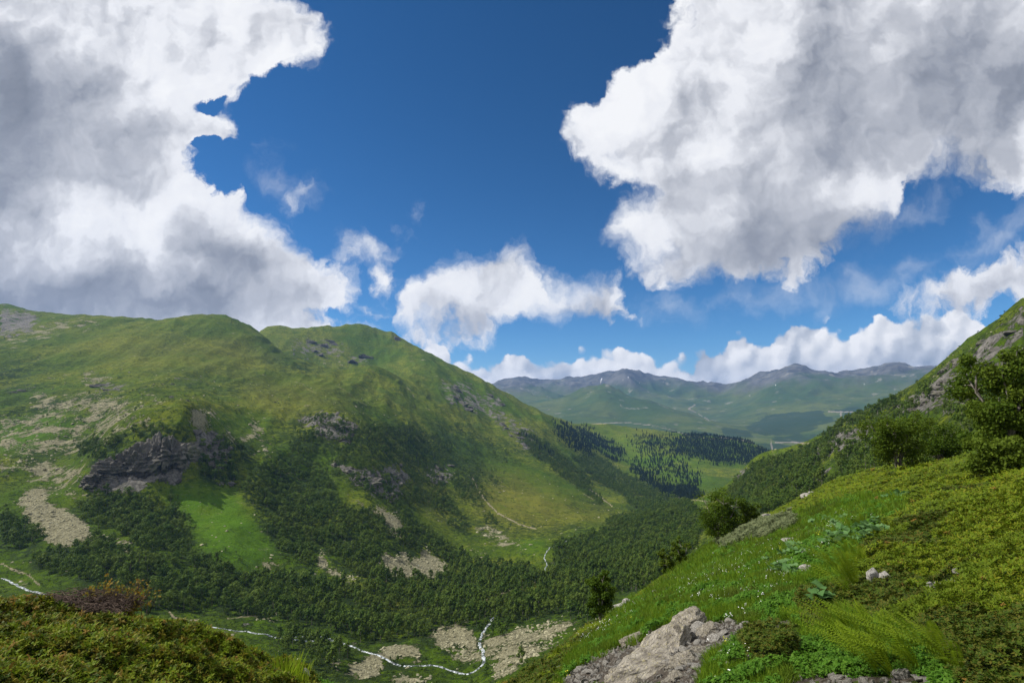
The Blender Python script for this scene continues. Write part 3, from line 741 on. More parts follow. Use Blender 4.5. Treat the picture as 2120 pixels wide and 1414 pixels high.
def far_material():
    m, x, b = new_mat('far_range_land')
    P = x.node('ShaderNodeNewGeometry').outputs['Position']
    n1 = x.noise(P, 1 / 900, 7, .58); n2 = x.noise(P, 1 / 160, 6, .6)
    g = x.mix(x.ss(n1, .38, .62), (0.045, 0.078, 0.016), (0.090, 0.112, 0.026))
    g = x.mix(x.ss(n2, .45, .7, 0, .7), g, (0.040, 0.060, 0.018))
    rk = x.mix(x.ss(n2, .35, .65), (0.060, 0.062, 0.058), (0.125, 0.125, 0.115))
    hgt = x.ss(x.add(x.sep(P)[2], x.mul(x.sub(n1, .5), 900)), 240, 560)
    c = x.mix(hgt, g, rk)
    st = x.noise(x.vm('MULTIPLY', P, (1.0, 1.0, .25)), 1 / 210, 5, .62)
    c = x.mix(x.ss(st, .60, .68, 0, .6), c, (0.25, 0.24, 0.20))
    c = x.mix(x.ss(x.add(x.attr('wood'), x.mul(x.sub(n2, .5), 2.2)), .40, .60, 0, .85), c, (0.024, 0.044, 0.015))
    c = x.mix(x.ss(x.attr('bare'), .4, .8, 0, .8), c, (0.26, 0.225, 0.19))
    c = x.mix(x.ss(x.attr('snow'), .55, .9, 0, .85), c, (0.82, 0.84, 0.86))
    x.put(b.inputs['Base Color'], c)
    bump(x, b, x.mul(n2, 40.0), 0.6, 1.0)
    return m


def turf_material():
    """Soil and low plants under the foreground growth."""
    m, x, b = new_mat('turf')
    P = x.node('ShaderNodeNewGeometry').outputs['Position']
    n1 = x.noise(P, 1.1, 6, .62); n2 = x.noise(P, 14.0, 5, .7); n3 = x.noise(P, 70.0, 3, .6)
    c = x.mix(x.ss(n1, .38, .62), (0.030, 0.052, 0.010), (0.062, 0.098, 0.016))
    c = x.mix(x.ss(n2, .40, .66), c, (0.045, 0.055, 0.014))
    c = x.mix(x.ss(n3, .5, .7, 0, .7), c, (0.020, 0.030, 0.008))
    so = x.mix(x.ss(n2, .35, .65), (0.042, 0.034, 0.026), (0.125, 0.108, 0.088))
    c = x.mix(x.ss(x.add(x.attr('soil'), x.mul(x.sub(n1, .5), .9)), .42, .60), c, so)
    x.put(b.inputs['Base Color'], c)
    bump(x, b, x.add(x.mul(n2, .06), x.mul(n3, .02)), 0.9, 1.0)
    return m


idx = np.arange(NA * NR).reshape(NR, NA)


def band(i0, i1):
    a = idx[i0:i1 + 1]
    V = P2[a.ravel()]
    n = i1 - i0
    q = np.arange((n + 1) * NA).reshape(n + 1, NA)
    Fq = np.stack([q[:-1, :-1].ravel(), q[:-1, 1:].ravel(), q[1:, 1:].ravel(), q[1:, :-1].ravel()], 1)
    return V, Fq, r1[a.ravel()]


k0, k1 = 259, 259 + 49 + 439
V, Fq, rr = band(0, k0)
M_TURF, M_LAND, M_FAR = turf_material(), land_material(), far_material()
SOIL = poly_mask([(1, [(1290, 1414), (1300, 1340), (1360, 1310), (1430, 1290), (1440, 1330), (1410, 1414)]), (.75, [(1150, 1414), (1230, 1360), (1300, 1330), (1330, 1414)]), (.8, [(1420, 1300), (1500, 1285), (1570, 1295), (1540, 1325), (1470, 1360), (1450, 1414), (1380, 1414)]), (1, [(1905, 1212), (1985, 1200), (1990, 1232), (1915, 1235)]), (.8, [(1560, 1290), (1640, 1278), (1655, 1298), (1550, 1315)]),
                  (.9, [(1600, 1420), (1650, 1402), (1900, 1400), (1960, 1420)]), (.6, [(1350, 1270), (1400, 1240), (1400, 1260), (1360, 1285)]), (.7, [(1270, 1265), (1320, 1215), (1340, 1225), (1290, 1270)])])
mfg_soil = blur(SOIL, 3)
o = link('hillside', mesh_np('hillside', V, Fq, True, {'soil': cover(mfg_soil, V, rr, 8, 4, .7)}), M_TURF)
tag(o, kind='structure')
V, Fq, rr = band(k0, k1)
rk = np.clip(cover(mrock_s, V, rr, 9, 3) + 0.0, 0, 1)
sc_ = cover(mscree_s, V, rr, 8, 5)
shrub = np.clip(0.25 + cover(mforest_s, V, rr, 10, 9) * 1.2 + 1.2 * fbm(V[:, 0] / 260, V[:, 1] / 260, 4, 77), 0, 1) * (1 - sstep(1700, 2400, rr))
o = link('valley_slopes', mesh_np('valley_slopes', V, Fq, True, {'rock': rk, 'scree': sc_, 'dry': cover(mdry, V, rr), 'fresh': cover(mfresh, V, rr), 'bare': cover(mbare, V, rr), 'shrub': shrub}), M_LAND)
tag(o, kind='structure')
V, Fq, rr = band(k1, NR - 1)
o = link('far_mountains', mesh_np('far_mountains', V, Fq, True, {'wood': cover(mfarw, V, rr, 6, 2, 300), 'bare': cover(mbare, V, rr), 'snow': cover(msnow, V, rr)}), M_FAR)
tag(o, kind='structure')
print('terrain', round(time.time() - T0, 1))
# ------------------------------------------------------------------ the air over the valley
def haze_box():
    zmin, zmax = float(P2[:, 2].min()) - 1.0, float(max(P2[:, 2].max(), 20.0)) + 60.0
    bm = bmesh.new()
    bmesh.ops.create_cube(bm, size=1.0)
    for v in bm.verts:
        v.co = Vector((v.co.x * 28600, 7000 + v.co.y * 15000, (zmin + zmax) / 2 + v.co.z * (zmax - zmin)))
    me = bpy.data.meshes.new('haze'); bm.to_mesh(me); bm.free()
    m = bpy.data.materials.new('valley_air'); m.use_nodes = True
    nt = m.node_tree
    for n in list(nt.nodes): nt.nodes.remove(n)
    o_ = nt.nodes.new('ShaderNodeOutputMaterial'); v = nt.nodes.new('ShaderNodeVolumePrincipled')
    v.inputs['Color'].default_value = (0.24, 0.49, 1.0, 1)
    v.inputs['Density'].default_value = 0.000039
    v.inputs['Anisotropy'].default_value = 0.2
    nt.links.new(v.outputs[0], o_.inputs['Volume'])
    o = link('haze', me, m)
    tag(o, kind='stuff')
    print('haze z', zmin, zmax)


haze_box()
# ------------------------------------------------------------------ scattering
def scatter(name, P, eul, scl, kind_i, protos, label=None, cat=None):
    """One 'stuff' object: copies of the prototype plants on the points P."""
    P = np.asarray(P, np.float32)
    me = bpy.data.meshes.new(name)
    me.vertices.add(len(P)); me.vertices.foreach_set('co', P.ravel())
    me.attributes.new('eul', 'FLOAT_VECTOR', 'POINT').data.foreach_set('vector', np.asarray(eul, np.float32).ravel())
    me.attributes.new('scl', 'FLOAT_VECTOR', 'POINT').data.foreach_set('vector', np.asarray(scl, np.float32).ravel())
    me.attributes.new('ki', 'INT', 'POINT').data.foreach_set('value', np.asarray(kind_i, np.int32))
    o = link(name, me)
    g = bpy.data.node_groups.new(name, 'GeometryNodeTree')
    g.interface.new_socket('Geometry', in_out='INPUT', socket_type='NodeSocketGeometry')
    g.interface.new_socket('Geometry', in_out='OUTPUT', socket_type='NodeSocketGeometry')
    N, L = g.nodes, g.links
    gi, go = N.new('NodeGroupInput'), N.new('NodeGroupOutput')
    J = N.new('GeometryNodeJoinGeometry')

    def na(n, t):
        q = N.new('GeometryNodeInputNamedAttribute'); q.data_type = t; q.inputs[0].default_value = n
        return q.outputs[0]
    ae, as_, ak = na('eul', 'FLOAT_VECTOR'), na('scl', 'FLOAT_VECTOR'), na('ki', 'INT')
    for k, pr in enumerate(protos):
        oi = N.new('GeometryNodeObjectInfo'); oi.transform_space = 'ORIGINAL'
        oi.inputs['Object'].default_value = pr; oi.inputs['As Instance'].default_value = True
        cmp_ = N.new('FunctionNodeCompare'); cmp_.data_type = 'INT'; cmp_.operation = 'EQUAL'
        L.new(ak, cmp_.inputs[2]); cmp_.inputs[3].default_value = k
        ip = N.new('GeometryNodeInstanceOnPoints')
        L.new(gi.outputs[0], ip.inputs['Points']); L.new(cmp_.outputs[0], ip.inputs['Selection']); L.new(oi.outputs['Geometry'], ip.inputs['Instance'])
        e2r = N.new('FunctionNodeEulerToRotation'); L.new(ae, e2r.inputs[0])
        L.new(e2r.outputs[0], ip.inputs['Rotation']); L.new(as_, ip.inputs['Scale'])
        L.new(ip.outputs[0], J.inputs[0])
    L.new(J.outputs[0], go.inputs[0])
    md = o.modifiers.new('scatter', 'NODES'); md.node_group = g
    tag(o, label, cat, kind='stuff')
    return o


def proto(name, me):
    """A growth form that is only used through scatter()."""
    return bpy.data.objects.new(name, me)


# ------------------------------------------------------------------ plant materials
def leaf_mat(name, cols, rough=0.6, trans=0.35, spec=0.25, patch=0.0, patch_col=(0.1, 0.1, 0.02), gain=1.0):
    """Leaf colours vary from plant to plant and leaf to leaf (attribute 'lv')."""
    m, x, b = new_mat(name)
    oi = x.node('ShaderNodeObjectInfo')
    r = oi.outputs['Random']
    lv = x.attr('lv')
    t = x.m('FRACT', x.add(x.mul(r, 0.9), x.mul(lv, 0.55)))
    rp = x.node('ShaderNodeValToRGB')
    el = rp.color_ramp.elements
    n = len(cols)
    ends = (el[0], el[1])
    ends[0].position, ends[1].position = 0.0, 1.0
    ends[0].color, ends[1].color = tuple(cols[0]) + (1,), tuple(cols[-1]) + (1,)
    for i, c in enumerate(cols[1:-1]):
        el.new((i + 1) / (n - 1)).color = tuple(c) + (1,)
    x.put(rp.inputs[0], t)
    c = rp.outputs[0]
    if patch:
        P = x.node('ShaderNodeNewGeometry').outputs['Position']
        c = x.mix(x.ss(x.noise(P, patch, 3, .6), .45, .68, 0, .85), c, patch_col)
    x.put(b.inputs['Base Color'], c)
    b.inputs['Roughness'].default_value = rough
    b.inputs['Specular IOR Level'].default_value = min(spec, .06)
    if trans:
        nt = m.node_tree
        tr = nt.nodes.new('ShaderNodeBsdfTranslucent'); x.put(tr.inputs[0], c)
        mxs = nt.nodes.new('ShaderNodeMixShader'); mxs.inputs[0].default_value = trans
        nt.links.new(b.outputs[0], mxs.inputs[1]); nt.links.new(tr.outputs[0], mxs.inputs[2])
        nt.links.new(mxs.outputs[0], nt.nodes['Material Output'].inputs['Surface'])
    return m


def bark_mat(name, c0, c1, sc=6.0):
    m, x, b = new_mat(name)
    P = x.node('ShaderNodeTexCoord').outputs['Object']
    n = x.noise(x.vm('MULTIPLY', P, (1, 1, .35)), sc, 5, .65)
    x.put(b.inputs['Base Color'], x.mix(x.ss(n, .38, .62), c0, c1))
    bump(x, b, n, .6, .03)
    return m


M_BIRCH = leaf_mat('birch_leaves', [(0.034, 0.070, 0.012), (0.058, 0.108, 0.015), (0.105, 0.155, 0.022), (0.072, 0.118, 0.018), (0.040, 0.080, 0.014)], trans=.22, patch=1 / 30, patch_col=(0.110, 0.155, 0.024))
M_CONI = leaf_mat('spruce_needles', [(0.012, 0.024, 0.012), (0.018, 0.034, 0.014), (0.014, 0.028, 0.014)], trans=.1)
M_NEARLEAF = leaf_mat('tree_leaves', [(0.055, 0.100, 0.010), (0.080, 0.132, 0.013), (0.118, 0.165, 0.018), (0.062, 0.110, 0.011)], trans=.38)
M_BARK = bark_mat('grey_bark', (0.10, 0.085, 0.07), (0.34, 0.31, 0.27))
M_DBARK = bark_mat('dark_bark', (0.05, 0.04, 0.032), (0.13, 0.105, 0.085))


def rot_to(n, spin):
    """Orthonormal frames (tangent, bitangent) for normals n with spin angles."""
    a = np.where(np.abs(n[:, 2:3]) < .9, np.array([[0, 0, 1.0]]), np.array([[1.0, 0, 0]]))
    t = np.cross(a, n); t /= np.linalg.norm(t, axis=1)[:, None]
    b = np.cross(n, t)
    c, s = np.cos(spin)[:, None], np.sin(spin)[:, None]
    return t * c + b * s, b * c - t * s


def leaf_quads(C, Nn, size, rng, aspect=.75, lv=None):
    """A bent little leaf clump (quad) at each centre."""
    n = len(C)
    T, B = rot_to(Nn, rng.uniform(0, 6.28, n))
    s = size[:, None] * .5
    b = s * aspect
    bend = Nn * s * rng.uniform(-.25, .35, (n, 1))
    V = np.stack([C - T * s - bend, C - B * b, C + T * s - bend, C + B * b], 1).reshape(-1, 3)
    Fq = np.arange(4 * n).reshape(n, 4)
    return V, Fq, np.repeat(rng.random(n) if lv is None else lv, 4)


def tube(pts, rad, sides=6):
    """Tapering tube along pts; returns V, F(quads)."""
    pts = np.asarray(pts, float); rad = np.asarray(rad, float)
    d = np.gradient(pts, axis=0); d /= np.maximum(np.linalg.norm(d, axis=1), 1e-9)[:, None]
    T, B = rot_to(d, np.zeros(len(d)))
    a = np.linspace(0, 2 * math.pi, sides, endpoint=False)
    V = (pts[:, None] + rad[:, None, None] * (np.cos(a)[None, :, None] * T[:, None] + np.sin(a)[None, :, None] * B[:, None])).reshape(-1, 3)
    F = []
    for i in range(len(pts) - 1):
        for j in range(sides):
            F.append((i * sides + j, i * sides + (j + 1) % sides, (i + 1) * sides + (j + 1) % sides, (i + 1) * sides + j))
    return V, np.array(F)


def cat_parts(parts):
    Vs, Fs, n = [], [], 0
    for V, F in parts:
        Vs.append(V); Fs.append(np.asarray(F) + n); n += len(V)
    return np.concatenate(Vs), np.concatenate(Fs)


def broadleaf_mesh(seed, nleaf=360, h=8.0, w=6.0, leaf=.72, lobes=9, name='birch_tree'):
    """Small wind-bent birch for the valley woods: trunk and clumped crown in one mesh."""
    rng = np.random.default_rng(seed)
    L = [np.array([0, 0, h * .58])]; R = [np.array([w * .36, w * .36, h * .36])]
    for i in range(lobes):
        a = i * 2.4 + rng.uniform(-.4, .4); z = h * rng.uniform(.28, .82); rr = w * .5 * (1 - abs(z / h - .45) * .95) * rng.uniform(.5, 1.25)
        L.append(np.array([math.cos(a) * rr * .72, math.sin(a) * rr * .72, z])); q = w * rng.uniform(.16, .26); R.append(np.array([q, q, q * 1.1]))
    k = rng.integers(0, len(L), nleaf)
    d = rng.normal(size=(nleaf, 3)); d[:, 2] += .25; d /= np.linalg.norm(d, axis=1)[:, None]
    C = np.array(L)[k] + d * np.array(R)[k] * rng.uniform(.72, 1.06, (nleaf, 1))
    N_ = d * 1.0 + rng.normal(size=(nleaf, 3)) * .22 + np.array([0, 0, .2]); N_ /= np.linalg.norm(N_, axis=1)[:, None]
    V, F, lv = leaf_quads(C, N_, leaf * rng.uniform(.7, 1.35, nleaf), rng)
    tv, tf = tube([(0, 0, -.4), (.1, .05, h * .3), (0, .1, h * .8)], [.13, .10, .03], 5)
    V2, F2 = cat_parts([(V, F), (tv, tf)])
    me = mesh_np(name, V2, F2, False, {'lv': np.concatenate([lv, np.zeros(len(tv))])})
    me.materials.append(M_BIRCH); me.materials.append(M_BARK)
    mi = np.zeros(len(F2), np.int32); mi[len(F):] = 1
    me.polygons.foreach_set('material_index', mi)
    return me


def conifer_mesh(seed, h=14.0, name='spruce_tree'):
    rng = np.random.default_rng(seed)
    n = 150
    t = np.sort(rng.random(n)) ** .85
    z = h * (.10 + .88 * t); rad = (1 - t) ** .85 * h * .165 + .12
    a = rng.uniform(0, 6.28, n)
    q = rad * rng.uniform(.55, 1.0, n)
    C = np.stack([np.cos(a) * q, np.sin(a) * q, z], 1)
    N_ = np.stack([np.cos(a) * .55, np.sin(a) * .55, np.full(n, .75)], 1) + rng.normal(size=(n, 3)) * .2; N_ /= np.linalg.norm(N_, axis=1)[:, None]
    V, F, lv = leaf_quads(C, N_, .5 + rad * .9, rng, .8)
    tv, tf = tube([(0, 0, -.5), (0, 0, h * .5), (0, 0, h)], [.22, .14, .03], 5)
    V2, F2 = cat_parts([(V, F), (tv, tf)])
    me = mesh_np(name, V2, F2, False, {'lv': np.concatenate([lv, np.zeros(len(tv))])})
    me.materials.append(M_CONI); me.materials.append(M_DBARK)
    mi = np.zeros(len(F2), np.int32); mi[len(F):] = 1
    me.polygons.foreach_set('material_index', mi)
    return me


# ------------------------------------------------------------------ the valley woods
def candidates(r0, r1_, step, seed):
    rng = np.random.default_rng(seed)
    xm = r1_ * math.sin(math.radians(45)) + 40
    xs, ys = np.meshgrid(np.arange(-xm, xm, step), np.arange(r0 * .6, r1_, step))
    x = xs.ravel() + rng.uniform(-.48, .48, xs.size) * step; y = ys.ravel() + rng.uniform(-.48, .48, xs.size) * step
    r = np.hypot(x, y); a = np.abs(np.arctan2(x, y))
    s = (r > r0) & (r < r1_) & (a < math.radians(44.5))
    x, y, r = x[s], y[s], r[s]
    return np.stack([x, y, ground(x, y)], 1), r, rng


def visible(P, lift):
    """Which points (raised by lift) the path's viewpoint can see over the land in front."""
    az = np.arctan2(P[:, 0], P[:, 1]); r = np.hypot(P[:, 0], P[:, 1])
    H = np.maximum.accumulate(Z2 / R2, axis=0)
    return (P[:, 2] + lift) / r > bil(H, AZ, LR, az, np.log(r) - .02)


TREE_MESH = [broadleaf_mesh(11), broadleaf_mesh(12, h=9.6, w=5.6), broadleaf_mesh(13, h=6.6, w=6.4, lobes=10), broadleaf_mesh(14, h=10.0, w=3.6, lobes=7), conifer_mesh(21, h=10.5), conifer_mesh(22, h=13)]
TP, TS, TK = [], [], []
for r0, r1_, st, sd in ((240, 560, 4.6, 1), (560, 1000, 5.2, 2), (1000, 1900, 6.2, 3), (1900, 3500, 8.5, 4)):
    P, r, rng = candidates(r0, r1_, st, sd)
    f = cover(mforest, P, r, 9, 21, 22) * (0.72 + 1.0 * fbm(P[:, 0] / 26, P[:, 1] / 26, 3, 31) + .7 * fbm(P[:, 0] / 75, P[:, 1] / 75, 2, 33))
    f = f * np.where(cover(mscree, P, r, 4, 5) > .6, .06, 1)
    pick = (f > rng.uniform(.05, .72, len(r)))
    c = cover(blur(mconif, 3), P, r, 14, 22, 90) * (.95 + .8 * fbm(P[:, 0] / 60, P[:, 1] / 60, 3, 37))
    pc = (c > rng.uniform(0.02, .72, len(r))) & (r > 1500)
    s = (pick | pc) & visible(P, 7.0)
    ki = np.where(pc[s], rng.integers(4, 6, s.sum()), np.where((project(P[s])[1] > 1150) & (project(P[s])[0] > 540) & (rng.random(s.sum()) < .55), 3, rng.integers(0, 4, s.sum())))
    bushy = np.clip(f[s], .35, 1)
    sc_ = np.clip(rng.lognormal(-.25, .32, s.sum()), .35, 1.45) * np.where(pc[s], 1.0, np.where(f[s] < .3, .48, 1.0)) * np.where(r[s] > 1300, 1.15, 1)
    # the dwarfed birch below the cliffs and on the upper slopes stay low
    TP.append(P[s]); TS.append(sc_); TK.append(ki)
TP = np.concatenate(TP); TS = np.concatenate(TS); TK = np.concatenate(TK)
rng = np.random.default_rng(5)
r_t = np.hypot(TP[:, 0], TP[:, 1])
TR = rng.uniform(0, 6.28, len(TP))
TW = rng.uniform(.85, 1.2, len(TP))
print('trees', len(TP), [int((TK == k).sum()) for k in range(6)], round(time.time() - T0, 1))
PX, PY = project(TP)
size = np.where(TK < 4, 7, 15) * TS / r_t
inv = (PX > 10) & (PX < 2110) & (PY > 0) & (PY < 1400) & visible(TP, 1.0)
firsts = []
chosen = np.zeros(len(TP), bool)
for kinds, nmax in (((0, 1, 2, 3), 300), ((4, 5), 90)):
    q = np.nonzero(inv & np.isin(TK, kinds))[0]
    q = q[np.argsort(-size[q])][:nmax]
    chosen[q] = True


def place_name(px, py, con):
    if con: return 'dark spruce standing on the far valley spur', 'spruces on the far spur'
    if px > 1400: return 'small bushy birch on the rocky right-hand mountainside', 'birches on the right-hand mountainside'
    if px > 1050: return 'young birch among the boulders and woods beside the stream gully', 'birches beside the stream gully'
    if px < 520: return 'low dark birch in the wood above the left stream', 'birches in the left wood'
    return 'green birch in the wood on the flat valley floor', 'birches on the valley floor'


proto_of = {}
for i in np.nonzero(chosen)[0]:
    k = int(TK[i])
    o = link('spruce_tree' if k > 3 else 'birch_tree', TREE_MESH[k], None, None, TP[i], (0, 0, TR[i]), (TS[i] * TW[i], TS[i] * TW[i], TS[i]))
    lb, gr = place_name(PX[i], PY[i], k > 3)
    tag(o, lb, 'tree', gr)
    proto_of.setdefault(k, o)
rest = ~chosen
forest = scatter('forest', TP[rest], np.stack([np.zeros(rest.sum()), np.zeros(rest.sum()), TR[rest]], 1), np.stack([TS * TW, TS * TW, TS], 1)[rest], TK[rest], [proto_of[k] for k in range(6)],
                 'dense dark green birch and spruce woods covering the valley', 'forest')
print('forest', round(time.time() - T0, 1))

# low dark shrubs dotted over the open slopes: past counting
SP_, SS_ = [], []
for r0, r1_, st, sd in ((250, 600, 3.2, 51), (600, 1200, 4.2, 52), (1200, 2300, 7.0, 53)):
    P, r, rg_ = candidates(r0, r1_, st, sd)
    f = .06 + .16 * np.clip(fbm(P[:, 0] / 60, P[:, 1] / 60, 4, 93) * 2 + .1, 0, 1) + .25 * blur(mforest, 8)[np.clip((project(P)[1] / 2).astype(int), 0, MH - 1), np.clip((project(P)[0] / 2).astype(int), 0, MW - 1)]
    f = f + np.where((project(P)[1] > 1255) & (r < 560), .14 + .5 * np.clip(fbm(P[:, 0] / 22, P[:, 1] / 22, 3, 97), 0, 1), 0)
    f = np.where(cover(mfresh, P, r) > .4, f * .15, f) * np.where(P[:, 2] > 150, .25, 1)
    s = (f > rg_.random(len(r))) & visible(P, .8) & (cover(mscree, P, r) < .5)
    SP_.append(P[s]); SS_.append(rg_.uniform(.10, .30, s.sum()) * np.where(r[s] > 900, 1.3, 1))
SP_, SS_ = np.concatenate(SP_), np.concatenate(SS_)
n = len(SP_)
scatter('slope_shrubs', SP_, np.stack([np.zeros(n), np.zeros(n), rng.uniform(0, 6.28, n)], 1), np.stack([SS_ * rng.uniform(.9, 1.6, n), SS_ * rng.uniform(.9, 1.6, n), SS_ * .8], 1), rng.integers(0, 4, n), [proto_of[k] for k in range(4)], 'low dark green shrubs dotted over the open mountain slopes', 'shrubs')
print('slope shrubs', n)
# ------------------------------------------------------------------ rock
def rock_mat(name, c0, c1, lich=(0.30, 0.29, 0.16), sc=1.0, lichen=.5, bstr=.8):
    m, x, b = new_mat(name)
    P = x.node('ShaderNodeTexCoord').outputs['Object']
    n1 = x.noise(P, 2.2 * sc, 8, .68); n2 = x.noise(P, 9 * sc, 6, .7); st = x.noise(x.vm('MULTIPLY', P, (1.0, .6, 4.5)), 3.0 * sc, 6, .62)
    c = x.mix(x.ss(n1, .32, .68), c0, c1)
    c = x.mix(x.ss(st, .52, .64, 0, .8), c, tuple(q * .42 for q in c0))
    c = x.mix(x.ss(n2, .52, .66, 0, lichen), c, lich)
    c = x.mix(x.ss(x.noise(P, 30 * sc, 4, .7), .58, .70, 0, .5), c, tuple(q * .4 for q in c0))
    x.put(b.inputs['Base Color'], c)
    b.inputs['Roughness'].default_value = .9
    bump(x, b, x.add(x.mul(st, .5), x.add(x.mul(n2, .35), x.mul(n1, .3))), bstr, .18 / sc)
    return m


M_CRAG = rock_mat('crag_rock', (0.070, 0.066, 0.058), (0.205, 0.192, 0.165), (0.060, 0.075, 0.022), .09, .8, 1.0)
M_BOULDER = rock_mat('scree_rock', (0.21, 0.195, 0.125), (0.42, 0.395, 0.265), (0.36, 0.355, 0.16), .6, .35, .6)
M_STONE = rock_mat('lichen_stone', (0.20, 0.185, 0.165), (0.44, 0.42, 0.375), (0.30, 0.285, 0.15), 2.2, .45, .8)
M_PALE = rock_mat('pale_quartz_stone', (0.26, 0.245, 0.22), (0.50, 0.48, 0.44), (0.36, 0.32, 0.26), 2.5, .35, .7)
M_SLAB = rock_mat('slab_rock', (0.20, 0.178, 0.145), (0.46, 0.42, 0.345), (0.37, 0.325, 0.14), 1.5, .7, 1.0)


def rock_mesh(seed, sub=3, cuts=9, rough=.10, squash=(1, 1, .75), layers=0.0, name='rock', smooth=False):
    rng = np.random.default_rng(seed)
    bm = bmesh.new(); bmesh.ops.create_icosphere(bm, subdivisions=sub, radius=1.0)
    V = np.array([v.co[:] for v in bm.verts]); F = np.array([[v.index for v in f.verts] for f in bm.faces]); bm.free()
    for _ in range(cuts):
        n = rng.normal(size=3); n /= np.linalg.norm(n); d = rng.uniform(.45, .85)
        e = V @ n - d
        V = V - np.where(e > 0, e * .94, 0)[:, None] * n
    N_ = V / np.maximum(np.linalg.norm(V, axis=1), 1e-6)[:, None]
    o = rng.uniform(0, 50)
    for k, (f, a) in enumerate(((1.7, .9), (3.6, .55), (7.5, .34), (15, .20), (31, .10))):
        V = V + N_ * (rough * a * (gnoise(V[:, 0] * f + o + V[:, 2] * f * .7, V[:, 1] * f - o + V[:, 2] * f * .5, seed + k) + .5 * gnoise(V[:, 2] * f * 1.3 + o, V[:, 0] * f - V[:, 1] * f * .6, seed + 9 + k)))[:, None]
    if layers:
        q = V[:, 2] * 6 + .8 * V[:, 0] + .5 * gnoise(V[:, 0] * 2 + o, V[:, 1] * 2, seed + 20)
        V = V + (N_ * np.array([1, 1, .25])) * (layers * (np.abs((q % 1) - .5) - .25))[:, None]
    V = V * np.array(squash)
    return mesh_np(name, V, F, smooth)


CRAG = [rock_mesh(100 + i, 4, 12, .30, (1, .8, .85), .16, 'crag') for i in range(6)]
BOULDER = [rock_mesh(130 + i, 2, 9, .10, (1, .85, .65), 0, 'boulder') for i in range(6)]
STONE = [rock_mesh(150 + i, 3, 11, .10, (1, .8, .6), .05, 'stone') for i in range(7)]
for me in CRAG: me.materials.append(M_CRAG)
for me in BOULDER: me.materials.append(M_BOULDER)
for me in STONE: me.materials.append(M_STONE)

# crags standing out of the mountainsides: (photo x, y, width m, height m)
rng = np.random.default_rng(77)


def where_words(px, py):
    if px > 1480: return 'on the rocky right-hand mountainside', 'crags on the right-hand mountainside'
    if px < 560: return 'on the slope above the left wood', 'crags on the left slope'
    if px < 860: return 'among the birches of the middle slope', 'crags on the middle slope'
    return 'on the steep flank under the long ridge', 'crags on the long ridge flank'


n_crag = 0
for wgt, poly in ROCK:
    Pl = np.array(poly, float)
    if Pl[:, 1].mean() < 700 and Pl[:, 0].mean() < 1400: continue
    if wgt == 1: continue
    area = 0.5 * abs(np.dot(Pl[:, 0], np.roll(Pl[:, 1], 1)) - np.dot(Pl[:, 1], np.roll(Pl[:, 0], 1)))
    M_ = poly_mask([(1, poly)])
    for _ in range(int(min(area / 330, 16) * wgt) + 1):
        for tries in range(30):
            px, py = rng.uniform(Pl[:, 0].min(), Pl[:, 0].max()), rng.uniform(Pl[:, 1].min(), Pl[:, 1].max())
            if samp(M_, np.array([px]), np.array([py]))[0] > .5: break
        p = at(px, py, 130, 4200); r = math.hypot(p[0], p[1])
        w = rng.uniform(8, 18) / F_PX * r
        o = link('crag', CRAG[rng.integers(0, 6)], None, None, (p[0], p[1], p[2] - w * .30), (rng.uniform(-.3, .3), rng.uniform(-.3, .3), rng.uniform(0, 6.28)), (w * rng.uniform(.8, 1.5), w * rng.uniform(.7, 1.1), w * rng.uniform(.42, .75)))
        ww, gr = where_words(px, py)
        tag(o, 'grey craggy rock outcrop ' + ww, 'rock', gr)
        n_crag += 1
print('crags', n_crag)

# the cliff above the left meadow: one rock wall of several buttresses
c0 = at(290, 1008, 300, 1200)
cliff = link('cliff', None, loc=tuple(c0))
tag(cliff, 'dark shaded rock cliff under a crown of trees on the left slope', 'cliff')
for k, (px, py, w, hgt) in enumerate(((196, 1000, 16, 26), (215, 990, 20, 40), (245, 985, 22, 44), (270, 975, 22, 56), (300, 975, 24, 60), (325, 965, 22, 64), (350, 960, 24, 66), (375, 955, 18, 60), (215, 1010, 14, 18), (335, 1000, 14, 22), (365, 998, 12, 20))):
    p = at(px, py + 14, 400, 1200)
    dr = p[:2] / np.linalg.norm(p[:2])
    q = np.array([p[0] + dr[0] * 16, p[1] + dr[1] * 16, p[2] + hgt * .16]) - c0
    me = rock_mesh(300 + k, 5, 12, .42, (1, .8, 1.0), .20, 'buttress')
    me.materials.append(M_CRAG)
    link('buttress', me, None, cliff, tuple(q), (rng.uniform(-.1, .1), rng.uniform(-.1, .1), rng.uniform(0, 6)), (w * 1.05, w * .9, hgt * .44))

# boulder fields
BP, BS = [], []
for r0, r1_, st, sd in ((250, 480, 2.0, 11), (480, 800, 2.6, 12), (800, 1500, 4.2, 13)):
    P, r, rg_ = candidates(r0, r1_, st, sd)
    f = cover(blur(mscree, 3), P, r, 8, 5) + .5 * fbm(P[:, 0] / 14, P[:, 1] / 14, 4, 91)
    s = (f > rg_.uniform(.35, 1.15, len(r))) & visible(P, 1.0)
    # a thin litter of stones over the open slopes too
    s |= (rg_.random(len(r)) < .006 + .03 * np.clip(fbm(P[:, 0] / 45, P[:, 1] / 45, 4, 95) - .12, 0, 1)) & visible(P, 1.0) & (cover(mforest, P, r) < .3)
    BP.append(P[s]); BS.append(np.minimum(rg_.lognormal(-.1, .42, s.sum()), 2.6) * st * .38)
BP, BS = np.concatenate(BP), np.concatenate(BS)
n = len(BP)
BR = np.stack([rng.uniform(-.5, .5, n), rng.uniform(-.5, .5, n), rng.uniform(0, 6.28, n)], 1)
BSC = np.stack([BS * rng.uniform(.8, 1.3, n), BS * rng.uniform(.7, 1.1, n), BS * rng.uniform(.6, 1.0, n)], 1)
BK = rng.integers(0, 6, n)
px, py = project(BP)
